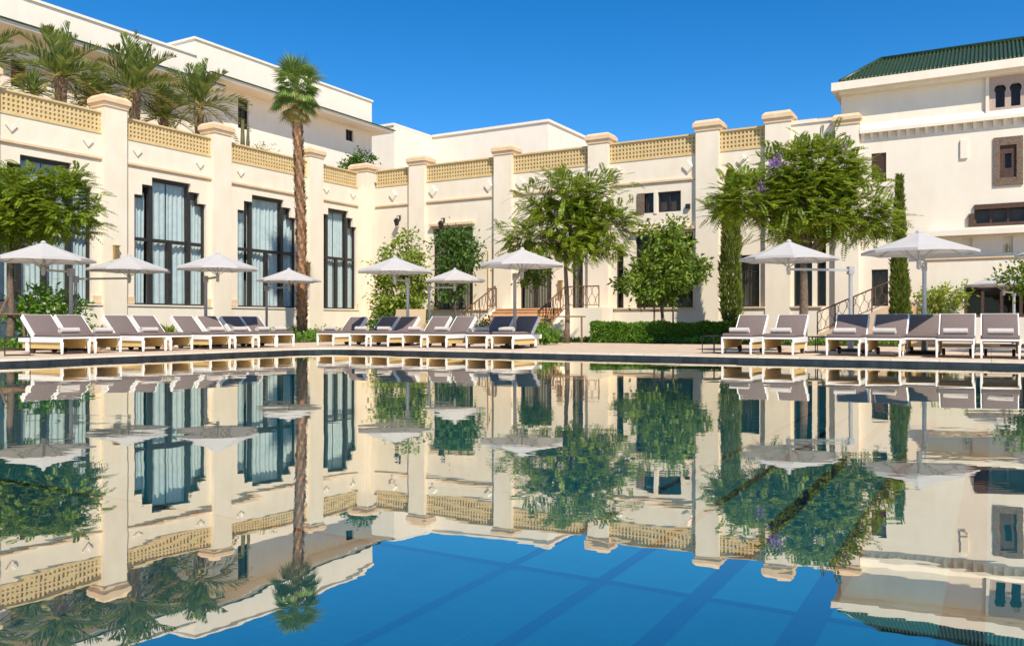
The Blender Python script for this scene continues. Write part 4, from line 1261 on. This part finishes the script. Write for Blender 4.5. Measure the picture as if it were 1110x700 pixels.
shrub('garden_shrub', 'rounded green tree-shrub at the very end of the wide low window', (X(1112, Yd), Yd, 0),
    [(0, 0, 1.95, 0.55, 0.5, 0.45), (0.5, 0, 1.7, 0.5, 0.5, 0.4)], LF_ROUND, 60, 30, 0.14, 0.13, 0.07)
Yd = 36.2
for (px, s, mat, lab) in ((410, 1.0, LF_DARK, 'dark low shrub at the foot of the lime-green tree'), (530, 0.8, LF_DARK, 'low round shrub at the left newel of the terracotta steps'),
                          (590, 0.55, LF_HEDGE, 'small bright shrub behind the last lounger of the corner row')):
    yy = Yd if px < 500 else 35.0 if px < 560 else 28.5
    shrub('garden_shrub', lab, (X(px, yy), yy, 0), [(0, 0, 0.5*s, 0.7*s, 0.6*s, 0.5*s), (0.3*s, 0, 0.8*s, 0.4*s, 0.4*s, 0.35*s)], mat, 34, 26, 0.14, 0.14, 0.06)

# clipped hedge
HF = Frame(X(640, 31.3), 31.3, -6)
hl = HF.t(792)
hroot = tag(empty('hedge', (HF.o[0], HF.o[1], 0), HF.deg), 'long clipped box hedge below the round-headed tree', 'hedge')
MB().box(0.1, hl-0.1, 0.12, 0.9, 0, 0.62).build('hedge_core', LF_DARK, hroot)
n = 15000
P = np.stack([RNG.random(n)*hl, RNG.random(n)*1.0, RNG.random(n)*0.74], 1)
face = RNG.integers(0, 4, n)
P[face <= 1, 1] = RNG.random((face <= 1).sum())*0.14
P[face == 2, 2] = 0.62+RNG.random((face == 2).sum())*0.12
P[:, 2] += 0.03*np.sin(P[:, 0]*3.1)+0.02*np.sin(P[:, 0]*7.7)
P[:, 1] += 0.04*np.sin(P[:, 0]*2.3+1)
D = rnd_dirs(n)+np.array([0, -0.5, 0.5])
v, f = leaves(P, D, 0.09*(0.6+0.8*RNG.random(n)), 0.055*(0.7+0.6*RNG.random(n)))
v[:, 2] = np.maximum(v[:, 2], 0.01)
np_mesh('hedge_foliage', v, f, LF_HEDGE, hroot)

# low ground cover in the beds (nobody could count it)
def cover(regions, n, mat, hmax):
    Ps = []
    for (fr, t0, t1, y0, y1, k, hh) in regions:
        t = t0+(t1-t0)*RNG.random(k); y = y0+(y1-y0)*RNG.random(k)
        z = RNG.random(k)**1.3*hh*(0.55+0.45*np.sin(t*2.7+1.3*np.sin(t*1.1))*np.cos(y*1.9))
        Ps.append(np.stack([fr.o[0]+fr.x[0]*t+fr.y[0]*y, fr.o[1]+fr.x[1]*t+fr.y[1]*y, np.maximum(z, 0.01)], 1))
    P = np.concatenate(Ps); k = len(P)
    D = rnd_dirs(k)*0.8+np.array([0, 0, 0.6])
    v, f = leaves(P, D, 0.13*(0.6+0.8*RNG.random(k)), 0.06*(0.7+0.6*RNG.random(k)))
    v[:, 2] = np.maximum(v[:, 2], 0.005)
    return np_mesh('ground_cover', v, f, mat)
gcv = cover([(UF, -17.5, -4.5, -6.3, -0.6, 12000, 0.62), (VF, 2.0, 8.5, -6.2, -1.0, 6000, 0.45), (VF, 9.5, 13.5, -6.3, -4.0, 3500, 0.3), (VF, 12, 27, -5.9, -4.8, 5000, 0.25), (UF, -30, -18, -5.5, -2, 5000, 0.3)], 0, LF_HEDGE, 0.4)
tag(gcv, 'low green ground cover filling the beds below the walls', 'ground cover', None, 'stuff')

# two wicker garden chairs at the foot of the lime-green tree
def wicker_chair(px, Yc, deg, label):
    root = tag(empty('wicker_chair', (X(px, Yc), Yc, 0), deg), label, 'chair')
    for x in (-0.3, 0.3):
        for y in (-0.28, 0.28): MB().tube([(x, y, 0), (x*0.97, y*0.97, 0.42)], [0.02, 0.025], 6).build('leg', TAN, root)
    MB().box(-0.36, 0.36, -0.34, 0.34, 0.38, 0.5).build('seat', WICK, root, bevel=0.03)
    m = MB(); m.add([(-0.36,0.26,0.5),(0.36,0.26,0.5),(0.36,0.36,0.5),(-0.36,0.36,0.5),(-0.34,0.46,1.28),(0.34,0.46,1.28),(0.34,0.54,1.28),(-0.34,0.54,1.28)],
        [(0,3,2,1),(4,5,6,7),(0,1,5,4),(1,2,6,5),(2,3,7,6),(3,0,4,7)])
    m.build('backrest', WICK, root, bevel=0.02)
    for sx in (-1, 1):
        x0, x1 = (-0.44, -0.365) if sx < 0 else (0.365, 0.44)
        MB().box(x0, x1, -0.32, 0.36, 0.36, 0.72).build('armrest', WICK, root, bevel=0.02)
wicker_chair(429, 32.5, -30, 'lower beige wicker chair in front of the lime-green tree')
wicker_chair(449, 32.0, -8, 'beige wicker chair closest to the silver umbrella pole by the lime-green tree')

# ------------------------------------------------------------------ umbrellas
def copy_tree(o, parent=None):
    c = o.copy(); COL.objects.link(c)
    c.parent = parent
    for ch in list(o.children): copy_tree(ch, c)
    return c

def make_umbrella(arm, tilt_rot, pole_mat):
    root = empty('garden_umbrella')
    MB().box(-0.38, 0.38, -0.38, 0.38, 0.0, 0.07).build('base_plate', BLACKM, root, bevel=0.015)
    MB().tube([(0, 0, 0.07), (0, 0, 2.16)], 0.05, 10).tube([(0, 0, 0.07), (0, 0, 0.3)], 0.075, 10).build('pole', pole_mat, root, smooth=False)
    m = MB(); m.box(-0.05, arm+0.06, -0.028, 0.028, 2.1, 2.16); m.box(-0.075, 0.075, -0.06, 0.06, 2.02, 2.22)
    m.build('arm', pole_mat, root)
    m = MB(); m.tube([(arm, 0, 1.98), (arm, 0, 2.84)], 0.024, 8); m.tube([(arm, 0, 2.0), (arm, 0, 2.2)], 0.05, 8)
    m.build('mast', pole_mat, root)
    apex, rim, rad = 2.86, 2.40, 1.25
    vs, fs = [], []
    N, K, S = 8, 6, 4
    vs.append((arm, 0, apex))
    cols = N*S
    def surf(i, k, up=0.0):
        a = 2*math.pi*(i/cols)+tilt_rot
        q = (i % S)/S
        mid = math.sin(math.pi*q)                       # 0 on a rib, 1 between ribs
        r = rad*k/K*(1-0.07*mid)
        cosf = math.cos(math.pi/N)/math.cos(2*math.pi/N*(q-0.5))
        r = rad*k/K*cosf/math.cos(math.pi/N)*math.cos(math.pi/N)*(1.0+0.0*mid) if False else rad*k/K*(cosf if q else 1.0)
        g = k/K
        z = apex-(apex-rim)*(g**0.92)-0.03*mid*g+0.045*mid*g*g*g
        return (arm+r*math.cos(a), r*math.sin(a), z+up)
    for k in range(1, K+1):
        for i in range(cols): vs.append(surf(i, k))
    for i in range(cols):
        fs.append((0, 1+i, 1+(i+1) % cols))
        for k in range(K-1):
            a = 1+k*cols; b = 1+(k+1)*cols
            fs.append((a+i, b+i, b+(i+1) % cols, a+(i+1) % cols))
    # small hem
    base = len(vs)
    for i in range(cols):
        p = surf(i, K); vs.append((p[0], p[1], p[2]-0.06))
    for i in range(cols):
        a = 1+(K-1)*cols
        fs.append((a+i, base+i, base+(i+1) % cols, a+(i+1) % cols))
    c = link_mesh('canopy', vs, fs, CANVAS, root)
    m = MB(); m.tube([(arm, 0, apex-0.02), (arm, 0, apex+0.015), (arm, 0, apex+0.04)], [0.07, 0.06, 0.02], 8); m.build('finial', CANVAS, c)
    for i in range(N):
        a = 2*math.pi*i/N+tilt_rot
        d = Vector((math.cos(a), math.sin(a), 0)); o = Vector((arm, 0, 0))
        pts = [o+d*(rad*g)+Vector((0, 0, apex-(apex-rim)*g**0.92-0.03)) for g in (0.04, 0.5, 0.98)]
        m = MB(); m.tube(pts, 0.012, 5); m.tube([o+d*0.05+Vector((0, 0, 2.2)), o+d*(rad*0.5)+Vector((0, 0, apex-(apex-rim)*0.5**0.92-0.03))], 0.009, 5)
        m.build('rib', pole_mat, root)
    return root

UMB = [  # pole px, canopy px, depth of the canopy, pole depth, label, silver pole
 (77, 47, 21.8, 22.6, 'open ivory umbrella beside the propped tree and first loungers', 0),
 (82, 140, 25.9, 26.2, 'open ivory umbrella on the longest sideways arm before the first clear window', 0),
 (223, 236, 25.2, 26.2, 'open ivory umbrella hiding the pier between two clear tall windows', 0),
 (289, 313, 32.5, 33.2, 'small-looking ivory umbrella touching the fan palm trunk', 0),
 (442, 428, 26.6, 27.6, 'open ivory umbrella in front of the lime-green tree', 1),
 (465, 493, 32.5, 32.9, 'farther ivory umbrella under the dense dark-green tree', 1),
 (558, 566, 23.7, 24.8, 'open ivory umbrella above the last lounger before the steps', 0),
 (922, 855, 21.5, 22.0, 'open ivory umbrella on a long arm under the blossoming jacaranda', 1),
 (1002, 996, 19.3, 20.4, 'largest open ivory umbrella by the ragged cypress', 1),
 (1099, 1086, 25.5, 26.6, 'partly hidden ivory umbrella in front of the wide low window', 1),
 (1170, 1164, 20.0, 21.0, 'ivory umbrella cut off by the photo edge past the last loungers', 1),
]
for (pp, pc, yc, yp, lab, sil) in UMB:
    if abs(pp-pc) > 40: yp = yc+0.35
    a = Vector((X(pp, yp), yp)); c = Vector((X(pc, yc), yc))
    d = c-a
    ang = math.atan2(d.y, d.x)
    u = make_umbrella(d.length, R(10)+random.uniform(-0.2, 0.2)-ang*0.0, ALU if sil else GREYPOLE)
    if yc > 25 and pp > 1000:
        u.scale = (0.85, 0.85, 0.8)
    u.location = (a.x, a.y, 0); u.rotation_euler = (0, 0, ang)
    tag(u, lab, 'umbrella', 'ivory garden umbrellas round the pool')

# ------------------------------------------------------------------ sun loungers
LW = 0.74
def make_lounger():
    root = empty('sun_lounger')
    hw = LW/2
    m = MB()
    for s in (-1, 1):
        x0, x1 = (-hw, -hw+0.04) if s < 0 else (hw-0.04, hw)
        m.box(x0, x1, 0.0, 1.82, 0.27, 0.40)
    m.box(-hw+0.04, hw-0.04, 0.0, 0.05, 0.36, 0.40); m.box(-hw+0.04, hw-0.04, 1.77, 1.82, 0.30, 0.40)
    m.build('frame', WHITEF, root, bevel=0.008, segs=1)
    m = MB(); m.box(-hw+0.045, hw-0.045, 0.055, 1.76, 0.355, 0.372)
    m.box(-hw+0.042, -hw+0.055, 0.13, 1.7, 0.12, 0.35); m.box(hw-0.055, hw-0.042, 0.13, 1.7, 0.12, 0.35)  # tan underside and inner sides: warm shade painted into the white frame
    m.build('tan_shade_lining', TAN, root)
    for x in (-hw, hw-0.06):
        m = MB(); m.add([(x+0.01,0.01,0),(x+0.045,0.01,0),(x+0.045,0.05,0),(x+0.01,0.05,0),(x+0.004,0.0,0.28),(x+0.056,0.0,0.28),(x+0.056,0.08,0.28),(x+0.004,0.08,0.28)],
            [(0,3,2,1),(4,5,6,7),(0,1,5,4),(1,2,6,5),(2,3,7,6),(3,0,4,7)])
        m.build('leg', WHITEF, root)
        m = MB(); m.box(x+0.008, x+0.052, 1.42, 1.52, 0.0 if x > 99 else 0.06, 0.28); m.build('leg', WHITEF, root)
    for s in (-1, 1):
        m = MB(); xx = s*(hw-0.10)
        m.tube([(xx-0.03, 1.36, 0.085), (xx+0.03, 1.36, 0.085)], 0.085, 14); m.tube([(xx-0.034, 1.36, 0.085), (xx+0.034, 1.36, 0.085)], 0.03, 8)
        m.build('wheel', RUBBER, root)
    m = MB(); m.box(-hw+0.02, hw-0.02, 0.01, 1.22, 0.402, 0.49)
    m.build('seat_cushion', CUSH, root, bevel=0.03, segs=3, smooth=True)
    # backrest, hinged at y = 1.2
    th = R(44); c, s = math.cos(th), math.sin(th)
    def inc(mb):
        mb.v = [(x, 1.2+(y)*c-(z)*s, 0.42+(y)*s+(z)*c) for x, y, z in mb.v]
        return mb
    m = MB(); m.box(-hw+0.03, hw-0.03, 0.0, 0.68, 0.0, 0.09); inc(m).build('back_cushion', CUSH, root, bevel=0.03, segs=3, smooth=True)
    m = MB(); m.box(-hw, -hw+0.027, -0.02, 0.70, -0.06, 0.075); m.box(hw-0.027, hw, -0.02, 0.70, -0.06, 0.075); m.box(-hw+0.027, hw-0.027, 0.0, 0.70, -0.06, -0.004); m.box(-hw+0.027, hw-0.027, 0.684, 0.70, -0.004, 0.07)
    inc(m).build('back_frame', WHITEF, root, bevel=0.006, segs=1)
    m = MB()
    for x in (-hw+0.08, hw-0.1): m.tube([(x, 1.55, 0.33), (x, 1.2+0.45*c, 0.42+0.45*s-0.05)], 0.012, 6)
    m.build('back_prop', ALU, root)
    return root

def make_towel():
    """rolled towel: a spiral roll with its axis along x"""
    m = MB()
    n = 40; ring = []
    for i in range(n+1):
        a = i/n*2*math.pi*2.4; r = 0.03+0.045*i/n
        ring.append((r*math.cos(a)*1.05, r*math.sin(a)*0.9+0.072))
    outer = []
    for i in range(20):
        a = 2*math.pi*i/20; outer.append((0.08*math.cos(a)*1.1, 0.07+0.07*math.sin(a)))
    m.prism_x(outer, -0.23, 0.23)
    for sx in (-0.231, 0.231):                        # end spirals stand out a little
        m.tube([(sx, y, z) for y, z in ring], 0.007, 4)
    return m.build('rolled_towel', TOWEL, None, bevel=0.0)

proto = make_lounger()
tproto = make_towel()
first_l, first_t = [True], [True]
ORD = ['first', 'second', 'third', 'fourth', 'fifth', 'sixth', 'seventh', 'eighth']
def place_lounger(x, y, deg, label, group, towel, jitter=True):
    o = proto if first_l[0] else copy_tree(proto)
    first_l[0] = False
    o.location = (x, y, 0.0); dz = random.uniform(-1.5, 1.5)
    o.rotation_euler = (0, 0, R(deg+dz))
    tag(o, label, 'sun lounger', group)
    if towel:
        t = tproto if first_t[0] else copy_tree(tproto)
        first_t[0] = False
        a = R(deg+dz)
        yy = 0.26+random.uniform(-0.06, 0.06)
        t.location = (x-math.sin(a)*yy, y+math.cos(a)*yy, 0.489); t.rotation_euler = (0, 0, a+R(random.uniform(-6, 6)))
        tag(t, 'rolled cream towel on the '+towel, 'towel', 'rolled towels on the loungers')

G1, G2, G3 = 'sun loungers below the tall windows', 'sun loungers in front of the steps', 'sun loungers by the green-roofed block'
rowU = [(68, 98), (103, 133), (154, 183), (185, 210), (229, 250), (254, 277), (282, 299), (302, 318)]
for i, (p0, p1) in enumerate(rowU):
    off = 1.7
    t = PU.t((p0+p1)/2, off)
    x, y = PU.w(t, off)
    place_lounger(x, y, 60, '%s grey-cushioned lounger below the tall windows, counting from the propped tree' % ORD[i], G1,
        '%s lounger below the tall windows counting from the propped tree' % ORD[i] if i in (0, 1, 2, 4, 5, 6, 7) else None)
rowV = [(344, 360), (377, 398), (401, 420), (436, 456), (462, 484), (504, 528), (532, 556)]
for i, (p0, p1) in enumerate(rowV):
    off = 1.75
    t = PV.t((p0+p1)/2, off); x, y = PV.w(t, off)
    place_lounger(x, y, -30, '%s grey-cushioned lounger in the corner row, counting back from the steps' % ORD[6-i], G2,
        '%s lounger of the corner row counting back from the steps' % ORD[6-i])
t = PV.t(522, 2.6); x, y = PV.w(t, 2.6)
rowG = [(781, 815), (826, 860), (895, 932), (938, 976), (982, 1012), (1014, 1056), (1062, 1107), (1113, 1158)]
for i, (p0, p1) in enumerate(rowG):
    off = 1.25 if i not in (4,) else 2.1
    t = PV.t((p0+p1)/2, off); x, y = PV.w(t, off)
    place_lounger(x, y, -30, '%s grey-cushioned lounger past the hedge, counting from the hedge end' % ORD[i], G3,
        '%s lounger past the hedge counting from the hedge end' % ORD[i] if i not in (4,) else None)

# wire side tables
def wire_table(px, Yt, label, s=0.42, h=0.45):
    m = MB()
    for a in (-s/2, s/2):
        for b in (-s/2, s/2): m.box(a-0.008, a+0.008, b-0.008, b+0.008, 0.0, h)
        m.box(a-0.008, a+0.008, -s/2+0.008, s/2-0.008, 0.0, 0.016); m.box(-s/2+0.008, s/2-0.008, a-0.008, a+0.008, 0.0, 0.016)
        m.box(a-0.008, a+0.008, -s/2+0.008, s/2-0.008, h-0.016, h); m.box(-s/2+0.008, s/2-0.008, a-0.008, a+0.008, h-0.016, h)
    root = tag(empty('side_table', (X(px, Yt), Yt, 0), 30), label, 'side table')
    m.build('wire_frame', BLACKM, root)
    MB().box(-s/2+0.01, s/2-0.01, -s/2+0.01, s/2-0.01, h, h+0.012).build('table_top', BLACKM, root)
wire_table(19, 19.0, 'black wire side table before the first lounger by the propped tree', 0.5, 0.42)
wire_table(774, 20.6, 'black wire side table at the hedge end of the loungers', 0.4, 0.42)
wire_table(885, 20.6, 'black wire side table between the second and third loungers past the hedge', 0.36, 0.4)

# pots with young plants between the loungers
for (px, Yp, lab) in ((104, 22.6, 'potted bright plant between the second and third loungers by the tall windows'),
                      (181, 25.0, 'potted bright plant behind the fourth lounger by the tall windows'),
                      (244, 27.5, 'potted bright plant behind the sixth lounger by the tall windows')):
    root = tag(empty('potted_plant', (X(px, Yp), Yp, 0)), lab, 'potted plant')
    MB().tube([(0, 0, 0), (0, 0, 0.3), (0, 0, 0.36)], [0.13, 0.18, 0.2], 14).build('pot', CLAY, root, smooth=False)
    n = 90
    a = RNG.random(n)*2*math.pi
    D = np.stack([np.cos(a)*0.6, np.sin(a)*0.6, 0.8+0.5*RNG.random(n)], 1)
    P = np.stack([0.06*np.cos(a), 0.06*np.sin(a), np.full(n, 0.36)], 1)+RNG.normal(size=(n, 3))*0.04+np.array([0, 0, 0.02])
    v, f = leaves(P, D, 0.34*(0.6+0.6*RNG.random(n)), np.full(n, 0.06))
    np_mesh('foliage', v, f, LF_CIT, root)
